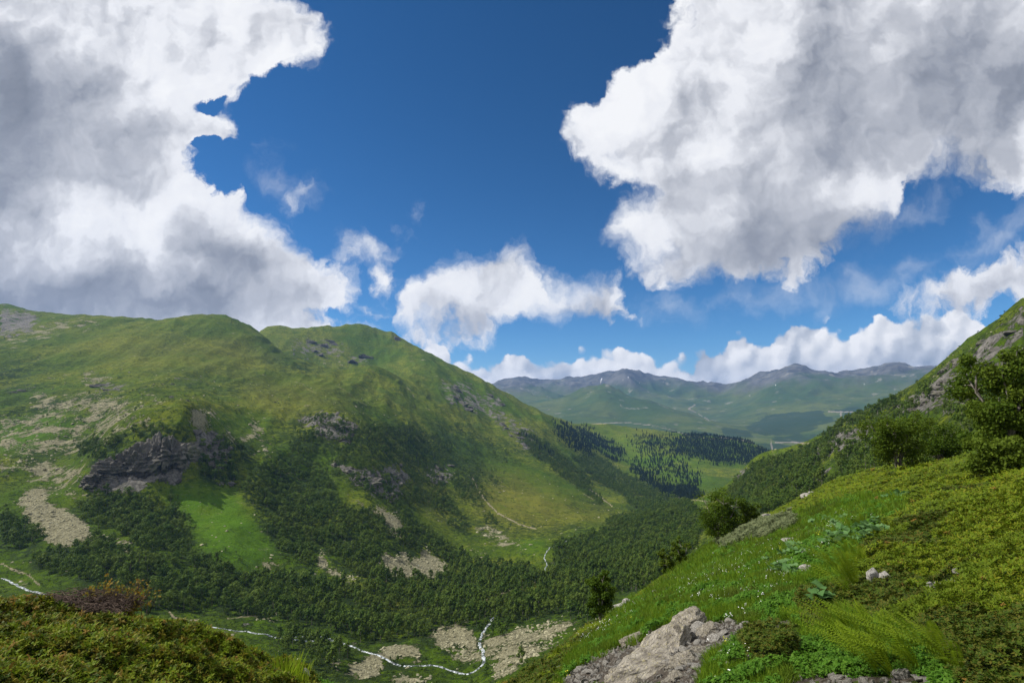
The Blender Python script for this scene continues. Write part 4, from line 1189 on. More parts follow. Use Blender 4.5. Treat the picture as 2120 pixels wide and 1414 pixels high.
sz = np.where((px > 10) & (px < 2110) & (py < 1405), BS / np.hypot(BP[:, 0], BP[:, 1]), 0)
top = np.argsort(-sz)[:300]
ch = np.zeros(n, bool); ch[top] = True
bp = {}
for i in top:
    o = link('boulder', BOULDER[BK[i]], None, None, BP[i], BR[i], BSC[i])
    tag(o, 'pale lichen-covered boulder in the boulder fields beside the streams', 'boulder', 'boulders of the valley boulder fields')
    bp.setdefault(int(BK[i]), o)
scatter('scree', BP[~ch], BR[~ch], BSC[~ch], BK[~ch], [bp[k] for k in range(6)], 'pale yellowish stones of the scree fans and boulder fields', 'scree')
print('boulders', n, round(time.time() - T0, 1))


# ------------------------------------------------------------------ streams
def stream_mat():
    m, x, b = new_mat('white_water')
    P = x.node('ShaderNodeNewGeometry').outputs['Position']
    n = x.noise(P, .55, 6, .72); n2 = x.noise(P, 2.5, 4, .7)
    f = x.ss(x.add(n, x.mul(x.sub(n2, .5), .5)), .45, .60)
    x.put(b.inputs['Base Color'], x.mix(f, (0.055, 0.070, 0.065), (0.66, 0.70, 0.73)))
    x.put(b.inputs['Roughness'], x.mixf(f, .15, .6))
    bump(x, b, x.add(n, x.mul(n2, .5)), .8, .5)
    return m


M_WATER = stream_mat()


def stream(name, pts, width, label, seed):
    pts = [at(px, py, 200, 1500) for px, py in pts]
    pts = np.array(pts)
    d = np.concatenate([[0], np.cumsum(np.linalg.norm(np.diff(pts[:, :2], axis=0), axis=1))])
    t = np.arange(0, d[-1], 1.6)
    x, y = np.interp(t, d, pts[:, 0]), np.interp(t, d, pts[:, 1])
    ker = np.hanning(13); ker /= ker.sum()
    x = np.convolve(np.pad(x, 6, 'edge'), ker, 'valid'); y = np.convolve(np.pad(y, 6, 'edge'), ker, 'valid')
    g_ = np.gradient(np.stack([x, y], 1), axis=0); g_ /= np.maximum(np.linalg.norm(g_, axis=1), 1e-6)[:, None]
    nx_, ny_ = -g_[:, 1], g_[:, 0]
    x = x + nx_ * 1.6 * gnoise(t / 14, t * 0, seed); y = y + ny_ * 1.6 * gnoise(t / 14, t * 0, seed)
    K = 7
    V = []
    for j in range(K):
        u = j / (K - 1) * 2 - 1
        wv = width * (.55 + .8 * np.abs(gnoise(t / 9, t * 0 + (2 if u > 0 else 5), seed + 3)) + .25 * gnoise(t / 3, t * 0, seed + 4))
        xx, yy = x + nx_ * u * wv, y + ny_ * u * wv
        V.append(np.stack([xx, yy, ground(xx, yy) + .34 + .32 * gnoise(xx / 1.5, yy / 1.5, seed + 5) - .45 * u ** 4], 1))
    V = np.stack(V, 1)
    q = np.arange(len(t) * K).reshape(len(t), K)
    F = np.stack([q[:-1, :-1].ravel(), q[1:, :-1].ravel(), q[1:, 1:].ravel(), q[:-1, 1:].ravel()], 1)
    o = link(name, mesh_np(name, V.reshape(-1, 3), F), M_WATER)
    tag(o, label, 'stream', kind='structure')


stream('river', [(0, 1196), (20, 1203), (45, 1216), (75, 1226), (120, 1245), (200, 1268), (290, 1283), (340, 1288), (420, 1298), (500, 1306), (560, 1316), (620, 1325), (690, 1326), (720, 1334), (760, 1350), (815, 1374), (880, 1379), (930, 1385), (962, 1397), (985, 1390), (1003, 1372), (1001, 1350), (992, 1332), (997, 1315), (1008, 1298), (1030, 1270), (1031, 1262)], 1.45, None, 3)
stream('river', [(600, 1318), (640, 1316), (690, 1324), (720, 1334)], .6, None, 4)
stream('river', [(1134, 1196), (1128, 1180), (1133, 1168), (1126, 1155), (1131, 1144), (1150, 1128), (1178, 1118)], .9, None, 5)
# ------------------------------------------------------------------ foreground growth forms
def strip_leaf(L, W, n, up, out, curl, fold=.25):
    """Leaf as a short strip of quads: returns V (n+1)*2."""
    t = np.linspace(0, 1, n + 1)
    w = W * np.sin(np.clip(t * .92 + .08, 0, 1) * math.pi) ** .8
    x = out * L * t; z = up * L * t - curl * L * t * t
    V = np.empty(((n + 1) * 2, 3))
    V[0::2] = np.stack([x, -w, z + fold * w], 1); V[1::2] = np.stack([x, w, z + fold * w], 1)
    F = np.array([(2 * i, 2 * i + 1, 2 * i + 3, 2 * i + 2) for i in range(n)])
    return V, F


def rotz(V, a):
    c, s = math.cos(a), math.sin(a)
    return V @ np.array([[c, s, 0], [-s, c, 0], [0, 0, 1]])


def rosette_mesh(name, seed, nl, L, W, up, curl, mat, h=.0, seg=2, ups=(.2, 1.1), lv_red=0.0):
    rng = np.random.default_rng(seed)
    parts, lv = [], []
    for i in range(nl):
        u = rng.uniform(*ups) * up
        V, F = strip_leaf(L * rng.uniform(.75, 1.15), W * rng.uniform(.8, 1.2), seg, u, 1.0, curl * rng.uniform(.5, 1.4))
        V = rotz(V, i * 2.399 + rng.uniform(-.3, .3)) + np.array([0, 0, h * (i / nl)])
        parts.append((V, F)); lv += [rng.random()] * len(V)
    V, F = cat_parts(parts)
    me = mesh_np(name, V, F, False, {'lv': lv}); me.materials.append(mat)
    return me


def grass_mesh(name, seed, nb, H, mat, lean=(.25, 0), spread=.10, w=.006):
    rng = np.random.default_rng(seed)
    parts, lv = [], []
    for i in range(nb):
        a = rng.uniform(0, 6.28); b = rng.uniform(0, spread); h = H * rng.uniform(.55, 1.15)
        ln = np.array([math.cos(a) * .35 + lean[0], math.sin(a) * .35 + lean[1]]) * h * rng.uniform(.4, 1.2)
        p0 = np.array([math.cos(a) * b, math.sin(a) * b, 0]); s = np.array([-math.sin(a), math.cos(a), 0]) * w
        m_ = p0 + np.array([ln[0] * .35, ln[1] * .35, h * .62]); t_ = p0 + np.array([ln[0], ln[1], h * .95])
        V = np.stack([p0 - s, p0 + s, m_ + s * .8, m_ - s * .8, t_ + s * .1, t_ - s * .1])
        parts.append((V, np.array([(0, 1, 2, 3), (3, 2, 4, 5)]))); lv += [rng.random()] * 6
    V, F = cat_parts(parts)
    me = mesh_np(name, V, F, False, {'lv': lv}); me.materials.append(mat)
    return me


M_RHODO = leaf_mat('rhododendron_leaves', [(0.090, 0.150, 0.009), (0.128, 0.188, 0.011), (0.180, 0.222, 0.014), (0.102, 0.166, 0.010), (0.198, 0.198, 0.016), (0.110, 0.168, 0.011)], rough=.5, trans=.30, spec=.2, patch=.35, patch_col=(0.085, 0.135, 0.010))
M_RHODO2 = leaf_mat('rhododendron_leaves_dark', [(0.038, 0.074, 0.009), (0.056, 0.096, 0.011), (0.082, 0.118, 0.013), (0.110, 0.100, 0.016), (0.046, 0.084, 0.010)], rough=.5, trans=.28, spec=.2)
M_RHODO3 = leaf_mat('rhododendron_leaves_yellowing', [(0.100, 0.120, 0.010), (0.185, 0.165, 0.016), (0.052, 0.080, 0.009), (0.200, 0.130, 0.020), (0.120, 0.145, 0.012)], rough=.5, trans=.28)
M_GRASS = leaf_mat('grass_blades', [(0.085, 0.175, 0.010), (0.125, 0.230, 0.014), (0.175, 0.250, 0.020), (0.100, 0.200, 0.012)], rough=.55, trans=.4, patch=.5, patch_col=(0.10, 0.130, 0.022))
M_HERB = leaf_mat('herb_leaves', [(0.062, 0.155, 0.014), (0.088, 0.205, 0.020), (0.115, 0.225, 0.024), (0.072, 0.175, 0.018)], rough=.5, trans=.4)
M_WILLOW = leaf_mat('grey_willow_leaves', [(0.120, 0.150, 0.070), (0.155, 0.185, 0.085), (0.190, 0.210, 0.100)], rough=.6, trans=.35)
M_FERN = leaf_mat('fern_fronds', [(0.135, 0.215, 0.010), (0.180, 0.265, 0.013), (0.215, 0.285, 0.018)], rough=.5, trans=.45)
M_BUTTER = leaf_mat('butterbur_leaves', [(0.090, 0.190, 0.055), (0.120, 0.230, 0.075), (0.150, 0.255, 0.095)], rough=.5, trans=.35)
M_RUST = leaf_mat('rusty_sprigs', [(0.18, 0.105, 0.022), (0.22, 0.135, 0.028), (0.15, 0.10, 0.02)], rough=.6, trans=.2)
m, x, b = new_mat('white_petals'); b.inputs['Base Color'].default_value = (0.80, 0.80, 0.76, 1); M_WHITE = m
m, x, b = new_mat('yellow_petals'); b.inputs['Base Color'].default_value = (0.62, 0.60, 0.05, 1); M_YELLOW = m

PR_RHODO = [proto('rhododendron_sprig', rosette_mesh('rhododendron_sprig', 400 + i, 13, .060, .0125, .85, .35, (M_RHODO, M_RHODO, M_RHODO2, M_RHODO2, M_RHODO3)[i], .05)) for i in range(5)]
PR_GRASS = [proto('grass_tuft', grass_mesh('grass_tuft', 420 + i, 16, .20, M_GRASS)) for i in range(3)]
PR_HERB = [proto('herb', rosette_mesh('herb', 440 + i, 11, .055, .020, .9, .6, M_HERB, .09, ups=(.1, 1.3))) for i in range(3)]
PR_WILLOW = [proto('willow_sprig', rosette_mesh('willow_sprig', 450 + i, 12, .06, .015, 1.1, .2, M_WILLOW, .12, ups=(.3, 1.3))) for i in range(2)]
PR_RUST = [proto('rusty_sprig', rosette_mesh('rusty_sprig', 460, 9, .06, .011, .9, .4, M_RUST, .05))]


def flower_mesh(name, mat, n, R, H, seed):
    rng = np.random.default_rng(seed)
    parts = []
    for i in range(n):
        a = rng.uniform(0, 6.28); c = np.array([math.cos(a), math.sin(a), 0]) * rng.uniform(0, .08) + np.array([0, 0, H * rng.uniform(.7, 1.1)])
        k = 6; ang = np.linspace(0, 2 * math.pi, k, endpoint=False)
        t = rng.uniform(-.4, .4, 2)
        ring = c + R * np.stack([np.cos(ang), np.sin(ang), np.cos(ang) * t[0] + np.sin(ang) * t[1]], 1)
        V = np.concatenate([ring, [c + np.array([0, 0, R * .35])]])
        parts.append((V, np.array([(j, (j + 1) % k, k) for j in range(k)])))
    V, F = cat_parts(parts)
    me = mesh_np(name, V, F, False); me.materials.append(mat)
    return me


PR_FLOW = [proto('white_flower', flower_mesh('white_flower', M_WHITE, 3, .008, .17, 470)), proto('white_flower', flower_mesh('white_flower', M_WHITE, 4, .007, .14, 471)), proto('yellow_flower', flower_mesh('yellow_flower', M_YELLOW, 4, .010, .15, 472))]

# ------------------------------------------------------------------ what grows where on the near slopes
RH = blur(poly_mask([(1, [(0, 1180), (130, 1235), (300, 1265), (450, 1300), (560, 1340), (660, 1400), (660, 1414), (0, 1414)]),
                     (1, [(1560, 1075), (1640, 1030), (1740, 980), (1800, 960), (2000, 935), (2120, 910), (2120, 1414), (1990, 1414), (1940, 1370), (1880, 1300), (1780, 1290), (1720, 1240), (1770, 1200), (1790, 1110), (1880, 1060), (1860, 1025), (1750, 1030), (1650, 1065), (1600, 1085)]),
                     (.9, [(980, 1414), (1060, 1380), (1180, 1290), (1240, 1270), (1270, 1290), (1200, 1350), (1150, 1414)]), (.9, [(1530, 1330), (1570, 1300), (1650, 1310), (1660, 1380), (1600, 1400), (1540, 1370)]), (.9, [(1650, 1250), (1700, 1220), (1740, 1260), (1720, 1310), (1660, 1310)]),
                     (.7, [(1300, 1240), (1360, 1190), (1420, 1170), (1380, 1210), (1320, 1250)])]), 3)
WI = blur(poly_mask([(1, [(1480, 1130), (1510, 1100), (1570, 1080), (1640, 1075), (1650, 1090), (1600, 1115), (1540, 1125), (1500, 1140)])]), 3)
HB = blur(poly_mask([(1, [(1630, 1350), (1700, 1330), (1780, 1340), (1860, 1390), (1860, 1414), (1660, 1414)]), (.8, [(1880, 1360), (1960, 1390), (1990, 1414), (1880, 1414)]), (.7, [(1600, 1180), (1720, 1090), (1820, 1070), (1830, 1120), (1700, 1200), (1620, 1210)])]), 4)
FL = blur(poly_mask([(1, [(1500, 1300), (1560, 1250), (1640, 1215), (1660, 1220), (1580, 1275), (1520, 1320)]), (.7, [(1180, 1330), (1280, 1260), (1330, 1250), (1320, 1290), (1200, 1345)]), (.45, [(1380, 1230), (1460, 1160), (1700, 1090), (1760, 1080), (1700, 1180), (1460, 1270)]), (.7, [(1430, 1350), (1560, 1330), (1560, 1414), (1440, 1414)])]), 4)
RU = blur(poly_mask([(.16, [(1790, 1160), (1850, 1100), (1950, 1080), (1960, 1110), (1880, 1160), (1800, 1190)]), (.05, [(0, 1250), (400, 1300), (600, 1400), (0, 1414)]), (.02, [(1800, 960), (2120, 930), (2120, 1414), (1900, 1414)])]), 4)

FP, FE, FS, FK = [], [], [], []     # points for one scatter per plant kind
bins = {k: ([], [], [], []) for k in ('rhododendron', 'grass', 'herbs', 'willow_scrub', 'rusty_shoots', 'wild_flowers')}


def put(k, P, E, S, K):
    for a, v in zip(bins[k], (P, E, S, K)): a.append(v)


def fcover(M, P, seed, jit=14):
    px, py = project(P)
    jx = jit * fbm(P[:, 0] / .9, P[:, 1] / .9, 3, seed); jy = jit * fbm(P[:, 0] / .9 + 7, P[:, 1] / .9, 3, seed + 1)
    return samp(M, np.clip(px + jx, 0, 2119), np.clip(py + jy, 0, 1413))


for r0, r1_, st, sf in ((2.2, 6, .030, .42), (6, 8.5, .033, .46), (8.5, 13, .048, .62), (13, 20, .072, .90), (20, 34, .125, 1.4), (34, 66, .23, 2.3)):
    rng = np.random.default_rng(int(r0 * 10))
    xm = r1_ * .82
    xs, ys = np.meshgrid(np.arange(-xm, xm, st), np.arange(r0 * .6, r1_, st))
    X = xs.ravel() + rng.uniform(-.5, .5, xs.size) * st; Y = ys.ravel() + rng.uniform(-.5, .5, xs.size) * st
    r = np.hypot(X, Y); a = np.arctan2(X, Y)
    s = (r >= r0) & (r < r1_) & (np.abs(a) < math.radians(52))
    X, Y, r = X[s], Y[s], r[s]
    P = np.stack([X, Y, ground(X, Y)], 1)
    s = visible(P, .45 + r * .012)
    P, r = P[s], r[s]; X, Y = P[:, 0], P[:, 1]
    px, py = project(P)
    s = (px > -260) & (px < 2380) & (py < 1640)
    P, r = P[s], r[s]; X, Y = P[:, 0], P[:, 1]; n = len(r)
    nrm = gnormal(X, Y, max(.1, st))
    rh = fcover(RH, P, 5); wi = fcover(WI, P, 6); hb = fcover(HB, P, 7); so = fcover(mfg_soil, P, 4, 8); fl = fcover(FL, P, 8); ru = fcover(RU, P, 9)
    u = rng.random(n)
    clump = fbm(X / .8, Y / .8, 3, 14); fine = fbm(X / .22, Y / .22, 2, 15)
    isrh = ((rh + .25 * clump > .45) | (fbm(X / 1.3, Y / 1.3, 3, 18) > .40)) & (so < .55)
    iswi = (wi > .45) & ~isrh
    ishb = (hb + .5 * clump > .5) & ~isrh & ~iswi & (so < .6)
    isgr = ~isrh & ~iswi & ~ishb & (so + .5 * fine < .42)
    ishb2 = isgr & (clump > .06) & (u < .8)
    mound = .10 + .20 * clump + .08 * fine + .26 * np.clip(fbm(X / 1.7, Y / 1.7, 2, 16), -.5, 1) * np.clip(r / 8, .4, 1)
    tilt = np.stack([rng.normal(0, .30, n) - nrm[:, 1] * .7, rng.normal(0, .30, n) + nrm[:, 0] * .7, rng.uniform(0, 6.28, n)], 1)
    sz = sf * rng.uniform(.75, 1.3, n)
    for key, mk, hgt, npr in (('rhododendron', isrh & (u < .97 - .55 * (fine < -.42)), np.maximum(mound, .02) * np.minimum(rh * 1.4, 1), 4), ('willow_scrub', iswi, np.maximum(mound + .15, .05), 2), ('herbs', ishb | ishb2, np.maximum(mound * .6, 0), 3), ('grass', isgr & ~ishb2 & (u < .85), np.zeros(n), 3)):
        q = np.nonzero(mk)[0]
        Pq = P[q].copy(); Pq[:, 2] += hgt[q] - .01
        K = rng.integers(0, npr, len(q))
        if key == 'rhododendron':   # darker leaves low on the slope paint in shade there; other patches are random
            dk = (fbm(P[q, 0] / 3, P[q, 1] / 3, 3, 44) + np.clip((py[s][q] - 1180) / 260, -1, .5) * .55 * (P[q, 0] > 0)) > .05
            K = np.where(dk, 2, 0) + rng.integers(0, 2, len(q))
            K = np.where((P[q, 0] < 0) & (rng.random(len(q)) < .75), np.where(rng.random(len(q)) < .35, 4, rng.integers(0, 4, len(q))), K)
        S3 = np.repeat((sz[q] * (1.15 if key in ('herbs', 'grass') else 1.25))[:, None], 3, 1)
        if sf > 1.2: S3[:, 2] *= sf ** -.55
        put(key, Pq, tilt[q] * (1.0 if sf < 1.2 else .6), S3, K)
    q = np.nonzero(isrh & (ru > rng.uniform(.0, 4.0, n)))[0]
    Pq = P[q].copy(); Pq[:, 2] += np.maximum(mound[q], .02) + .02
    put('rusty_shoots', Pq, tilt[q], np.repeat(sz[q][:, None] * 1.2, 3, 1), np.zeros(len(q), int))
    q = np.nonzero(((fl * (1 + 1.5 * fine) > rng.uniform(.1, 9.0, n)) | ((u < .002) & ~isrh)) & (r > 5) & (rng.random(n) < (sf / 1.3) ** 2))[0]
    Pq = P[q].copy(); Pq[:, 2] += .04
    put('wild_flowers', Pq, tilt[q] * .5, np.repeat((rng.uniform(.8, 1.3, len(q)) * (.8 + .45 * sf))[:, None], 3, 1), np.where(rng.random(len(q)) < .12, 2, rng.integers(0, 2, len(q))))
words = {'rhododendron': ('low evergreen rhododendron carpet on the near slopes', 'shrubs'), 'grass': ('bright green grass on the near slope', 'grass'), 'herbs': ('fresh green leafy herbs on the near slope', 'herbs'),
         'willow_scrub': ('pale grey-green willow scrub at the edge of the near slope', 'shrubs'), 'rusty_shoots': ('rust-red shoots in the rhododendron carpet', 'shrubs'), 'wild_flowers': ('tiny white and yellow flowers dotted over the turf', 'flowers')}
for k, pr in (('rhododendron', PR_RHODO), ('grass', PR_GRASS), ('herbs', PR_HERB), ('willow_scrub', PR_WILLOW), ('rusty_shoots', PR_RUST), ('wild_flowers', PR_FLOW)):
    P, E, S, K = (np.concatenate(v) for v in bins[k])
    print(k, len(P))
    scatter(k, P, E, S, K, pr, *words[k])
print('near growth', round(time.time() - T0, 1))

# ------------------------------------------------------------------ ferns
def fern_mesh(seed, nf=9):
    rng = np.random.default_rng(seed)
    parts, lv = [], []
    wind = np.array([-.55, .10])
    for i in range(nf):
        a = i * 2.399 + rng.uniform(-.4, .4); L = rng.uniform(.75, 1.1)
        d = np.array([math.cos(a) * .42, math.sin(a) * .42]) + wind
        t = np.linspace(0, 1, 24)
        sp = np.stack([d[0] * L * t ** 1.5, d[1] * L * t ** 1.5, L * (.95 * t - .30 * t ** 2.4)], 1)
        tan = np.gradient(sp, axis=0); tan /= np.linalg.norm(tan, axis=1)[:, None]
        side = np.cross(tan, np.array([0, 0, 1.0])); side /= np.maximum(np.linalg.norm(side, axis=1), 1e-6)[:, None]
        wv = .095 * L * np.sin(np.clip(t * .93 + .06, 0, 1) * math.pi) ** .75
        l_ = rng.random()
        for j in range(3, 24):
            for sgn in (-1, 1):
                p = sp[j]; tip = p + sgn * side[j] * wv[j] + tan[j] * wv[j] * .55 + np.array([0, 0, -.25 * wv[j]])
                m0 = (p + tip) / 2; w_ = tan[j] * .011 * L
                V = np.stack([p, m0 - w_, tip, m0 + w_]); parts.append((V, np.array([(0, 1, 2, 3)]))); lv += [l_] * 4
        V = np.stack([sp[0] - side[0] * .006, sp[0] + side[0] * .006, sp[15] + side[15] * .004, sp[15] - side[15] * .004]); parts.append((V, np.array([(0, 1, 2, 3)]))); lv += [l_] * 4
    V, F = cat_parts(parts)
    me = mesh_np('fern', V, F, False, {'lv': lv}); me.materials.append(M_FERN)
    return me


FERN = [fern_mesh(500 + i, 10 + i % 3) for i in range(4)]
rng = np.random.default_rng(9)


def drop(px, py, up=0.0, rmax=66):
    for k in range(30):
        p = at(px, py + 4 * k, 2.5, rmax)
        if math.hypot(p[0], p[1]) < rmax - 1: break
    return (p[0], p[1], p[2] + up)


FERNS = [(1772, 1222, 1.1, 'large bent fern clump beside the pale quartz stones'), (1745, 1205, .85, None), (1765, 1245, .7, None), (1790, 1180, .7, None), (1690, 1165, .6, None), (1668, 1118, .62, None), (1640, 1108, .5, None), (1705, 1150, .55, None), (1735, 1112, .6, None), (1760, 1105, .6, None),
         (1790, 1090, .6, None), (1815, 1075, .6, None), (1845, 1060, .6, None), (1755, 1150, .65, None), (1775, 1140, .6, None), (1725, 1180, .55, None)]
FERNS_LOW = [(1735, 1330), (1760, 1315), (1790, 1345), (1815, 1335), (1800, 1310), (1840, 1330), (1865, 1345), (1890, 1340), (1915, 1365), (1940, 1375), (1965, 1390), (1990, 1405), (1880, 1380), (1840, 1385), (1820, 1400), (1850, 1410), (1905, 1400), (1780, 1375)]
for px, py, s, lb in FERNS:
    o = link('fern', FERN[rng.integers(0, 4)], None, None, drop(px, py, .02), (rng.uniform(-.15, .15), rng.uniform(-.15, .15), rng.uniform(-.5, .5)), s * rng.uniform(.9, 1.1))
    tag(o, lb or 'bright green fern clump among the broad-leaved plants up the near slope', 'fern', 'ferns up the slope')
for px, py in FERNS_LOW:
    o = link('fern', FERN[rng.integers(0, 4)], None, None, drop(px, py, .02), (rng.uniform(-.1, .1), rng.uniform(-.35, -.05), rng.uniform(-.4, .4)), rng.uniform(.46, .64))
    tag(o, 'wind-blown yellow-green fern at the foot of the slope below the rhododendrons', 'fern', 'ferns at the foot of the slope')


# ------------------------------------------------------------------ butterbur
def butterbur_mesh(seed):
    rng = np.random.default_rng(seed)
    parts, lv = [], []
    for i in range(7):
        a = i * 2.399; d = rng.uniform(.08, .32); h = rng.uniform(.14, .34); R = rng.uniform(.10, .17)
        c = np.array([math.cos(a) * d, math.sin(a) * d, h])
        k = 12; ang = np.linspace(0, 2 * math.pi, k, endpoint=False)
        rr = R * (1 + .10 * np.cos(ang * 5 + i)) * (1 - .45 * np.exp(-((ang - math.pi) / .35) ** 2))
        tx, ty = rng.uniform(-.5, .5, 2)
        ring = c + np.stack([rr * np.cos(ang + a), rr * np.sin(ang + a), rr * np.cos(ang) * tx + rr * np.sin(ang) * ty + .03 * np.cos(ang * 3)], 1)
        V = np.concatenate([ring, [c + np.array([0, 0, -.035])]])
        parts.append((V, np.array([(j, (j + 1) % k, k, k) for j in range(k)]))); lv += [rng.random()] * (k + 1)
        st = np.array([0, 0, 0.0]); w_ = np.array([.006, .006, 0])
        V = np.stack([st - w_, st + w_, c + w_, c - w_]); parts.append((V, np.array([(0, 1, 2, 3)]))); lv += [.2] * 4
    V, F = cat_parts(parts)
    tri = []
    for f in F: tri.append(f[:3] if f[2] == f[3] else f[:3]); 
    extra = [(f[0], f[2], f[3]) for f in F if f[2] != f[3]]
    me = mesh_np('butterbur_plant', V, np.array([list(t) for t in tri] + [list(e) for e in extra]), True, {'lv': lv}); me.materials.append(M_BUTTER)
    return me


BUTTER = [butterbur_mesh(520 + i) for i in range(4)]
for px, py in [(1690, 1092), (1712, 1085), (1730, 1095), (1750, 1082), (1705, 1108), (1725, 1120), (1742, 1128), (1762, 1115), (1785, 1108), (1800, 1098), (1812, 1112), (1822, 1092), (1830, 1105), (1795, 1125), (1640, 1148), (1625, 1160), (1652, 1140), (1660, 1152), (1632, 1182), (1618, 1195), (1640, 1196),
               (1845, 1040), (1862, 1036), (1878, 1034), (1698, 1262), (1595, 1170), (1775, 1126), (1735, 1106), (1715, 1135)]:
    o = link('butterbur_plant', BUTTER[rng.integers(0, 4)], None, None, drop(px, py, .05), (rng.uniform(-.2, .2), rng.uniform(-.2, .2), rng.uniform(0, 6.28)), rng.uniform(.6, .95))
    tag(o, 'broad-leaved grey-green butterbur plant on the near slope', 'plant', 'butterbur plants on the near slope')

# ------------------------------------------------------------------ stones of the near slope
PALE = [rock_mesh(170 + i, 3, 12, .12, (1, .75, .9), .06, 'stone') for i in range(2)]
for me in PALE: me.materials.append(M_PALE)
STONES = [  # photo x, y, width px, aspect, pale, label
    (1645, 1128, 40, .45, 0, 'flat grey stone beside the broad-leaved plants'), (1670, 1190, 32, .65, 0, 'smooth tilted pale stone in the grass below the broad leaves'), (1808, 1212, 26, 1.3, 1, 'upright white quartz stone beside the large fern'), (1830, 1208, 24, .9, 1, 'yellowish broken stone next to the upright quartz stone'),
    (1590, 1073, 22, .5, 0, 'small pale stone on the crest of the slope beyond the willow scrub'), (1672, 1028, 22, .6, 0, 'dark stones pair on the slope crest, lower one'), (1682, 1018, 18, .6, 0, 'dark stones pair on the slope crest, upper one'),
    (1288, 1248, 36, .6, 1, 'pale rock on the crest beside the lone birch'), (1300, 1232, 26, .8, 0, 'grey rock behind the pale rock beside the lone birch'), (1358, 1236, 12, 1.7, 0, 'thin upright stone on the crest'), (1372, 1242, 24, .6, 0, 'long flat stone just below the thin upright stone'), (1388, 1228, 20, .6, 0, 'rounded stone above the long flat stone'),
    (1426, 1249, 15, .6, 0, 'small grey stone among yellow flowers'), (1322, 1262, 26, .35, 0, 'low flat stone in the turf above the outcrop'), (1316, 1275, 18, .5, 0, 'small stone beneath the low flat stone'),
    (1868, 1400, 36, .7, 0, 'dark-streaked rock at the bottom edge under the ferns, larger one'), (1908, 1406, 34, .55, 0, 'dark-streaked rock at the bottom edge under the ferns, rounder one'), (1770, 1396, 24, .6, 0, 'grey rock at the bottom edge below the herbs'), (1692, 1396, 16, .6, 0, 'small rock at the bottom edge left of the herbs'),
    (1735, 1404, 22, .5, 0, 'flat rock at the bottom edge between herbs and ferns'), (1640, 1405, 20, .4, 0, 'low rock in the soil at the bottom edge'), (1500, 1360, 20, .45, 0, 'flat slab lying right of the big outcrop'), (1522, 1352, 16, .6, 1, 'pinkish stone right of the flat slab'), (1962, 1222, 14, .5, 1, 'white stone chip on the bare soil patch'),
    (1925, 1218, 10, .6, 1, 'tiny white chip at the left end of the bare soil patch'), (1985, 1195, 14, .8, 0, 'grey stone above the bare soil patch'), (622, 1368, 26, .7, 1, 'pale stone on the end of the rhododendron hummock'), (650, 1392, 34, .9, 0, 'reddish rock at the end of the rhododendron hummock'), (262, 1288, 24, .5, 0, 'grey stone under the dead brush on the hummock'),
    (1150, 1405, 20, .4, 0, 'thin pale slab in the turf at the lower edge of the slope'), (1075, 1408, 12, .6, 0, 'small stone in the turf at the lowest edge of the slope'), (1480, 1180, 10, .6, 1, 'tiny pale stone in the grass above the outcrop'), (1412, 1270, 12, .5, 0, 'small stone right above the outcrop top')]
for i, (px, py, w, asp, pale, lb) in enumerate(STONES):
    p = np.array(drop(px, py)); r = np.linalg.norm(p)
    s = w / 2 / F_PX * r * 1.08
    o = link('stone', (PALE[i % 2] if pale else STONE[i % 7]), None, None, (p[0], p[1], p[2] + s * asp * (.35 if py < 1385 else .05) + (.06 if py < 1385 else 0)), (rng.uniform(-.2, .2), rng.uniform(-.35, .1), rng.uniform(-.4, .4)), (s * 1.15, s, s * asp * 1.45))
    tag(o, lb, 'stone')
# rows of stones on the upper right slope, and chips round the outcrop
for k, (px, py) in enumerate([(1938, 972), (1948, 969), (1957, 966), (1966, 964), (1977, 962), (1988, 958), (2000, 956), (2028, 950), (2040, 947), (2052, 945), (2062, 941), (2072, 938)]):
    p = np.array(drop(px, py)); s = rng.uniform(5, 9) / F_PX * np.linalg.norm(p)
    o = link('stone', PALE[k % 2] if k % 3 == 0 else STONE[k % 7], None, None, (p[0], p[1], p[2] + s * .2), (rng.uniform(-.3, .3), rng.uniform(-.3, .3), rng.uniform(0, 6.28)), (s * 1.3, s, s * .7))
    tag(o, 'pale stone in the row of stones below the tall tree', 'stone', 'row of stones below the tall tree')
for k in range(110):
    t = rng.random()
    px = 1400 + 170 * rng.random() ** .8 - 90 * t * rng.random(); py = 1285 + 110 * t + rng.uniform(-8, 8)
    if k > 85: px, py = rng.uniform(1150, 1290), rng.uniform(1370, 1412)
    p = np.array(drop(px, py)); s = rng.lognormal(2.35, .45) / 1.5 / F_PX * np.linalg.norm(p)
    o = link('stone', STONE[rng.integers(0, 7)], None, None, (p[0], p[1], p[2] + s * .15), (rng.uniform(-.4, .4), rng.uniform(-.4, .4), rng.uniform(0, 6.28)), (s * rng.uniform(.8, 1.5), s, s * rng.uniform(.4, .9)))
    tag(o, 'loose angular grey stone in the rubble around the big outcrop', 'stone', 'rubble around the big outcrop')

# pebbles on the bare soil
rg_ = np.random.default_rng(3)
X, Y = rg_.uniform(-2, 9, 26000), rg_.uniform(3, 16, 26000)
P = np.stack([X, Y, ground(X, Y)], 1)
P = P[(fcover(mfg_soil, P, 4, 8) > .38) & (np.abs(np.arctan2(X, Y)) < .85)]
n = len(P); q = rg_.lognormal(-3.9, .5, n)
scatter('pebbles', P, rg_.uniform(-3, 3, (n, 3)), np.stack([q * 1.3, q, q * .7], 1), rg_.integers(0, 4, n), [proto('pebble', STONE[k]) for k in range(4)], 'small grey pebbles strewn over the bare soil', 'pebbles')
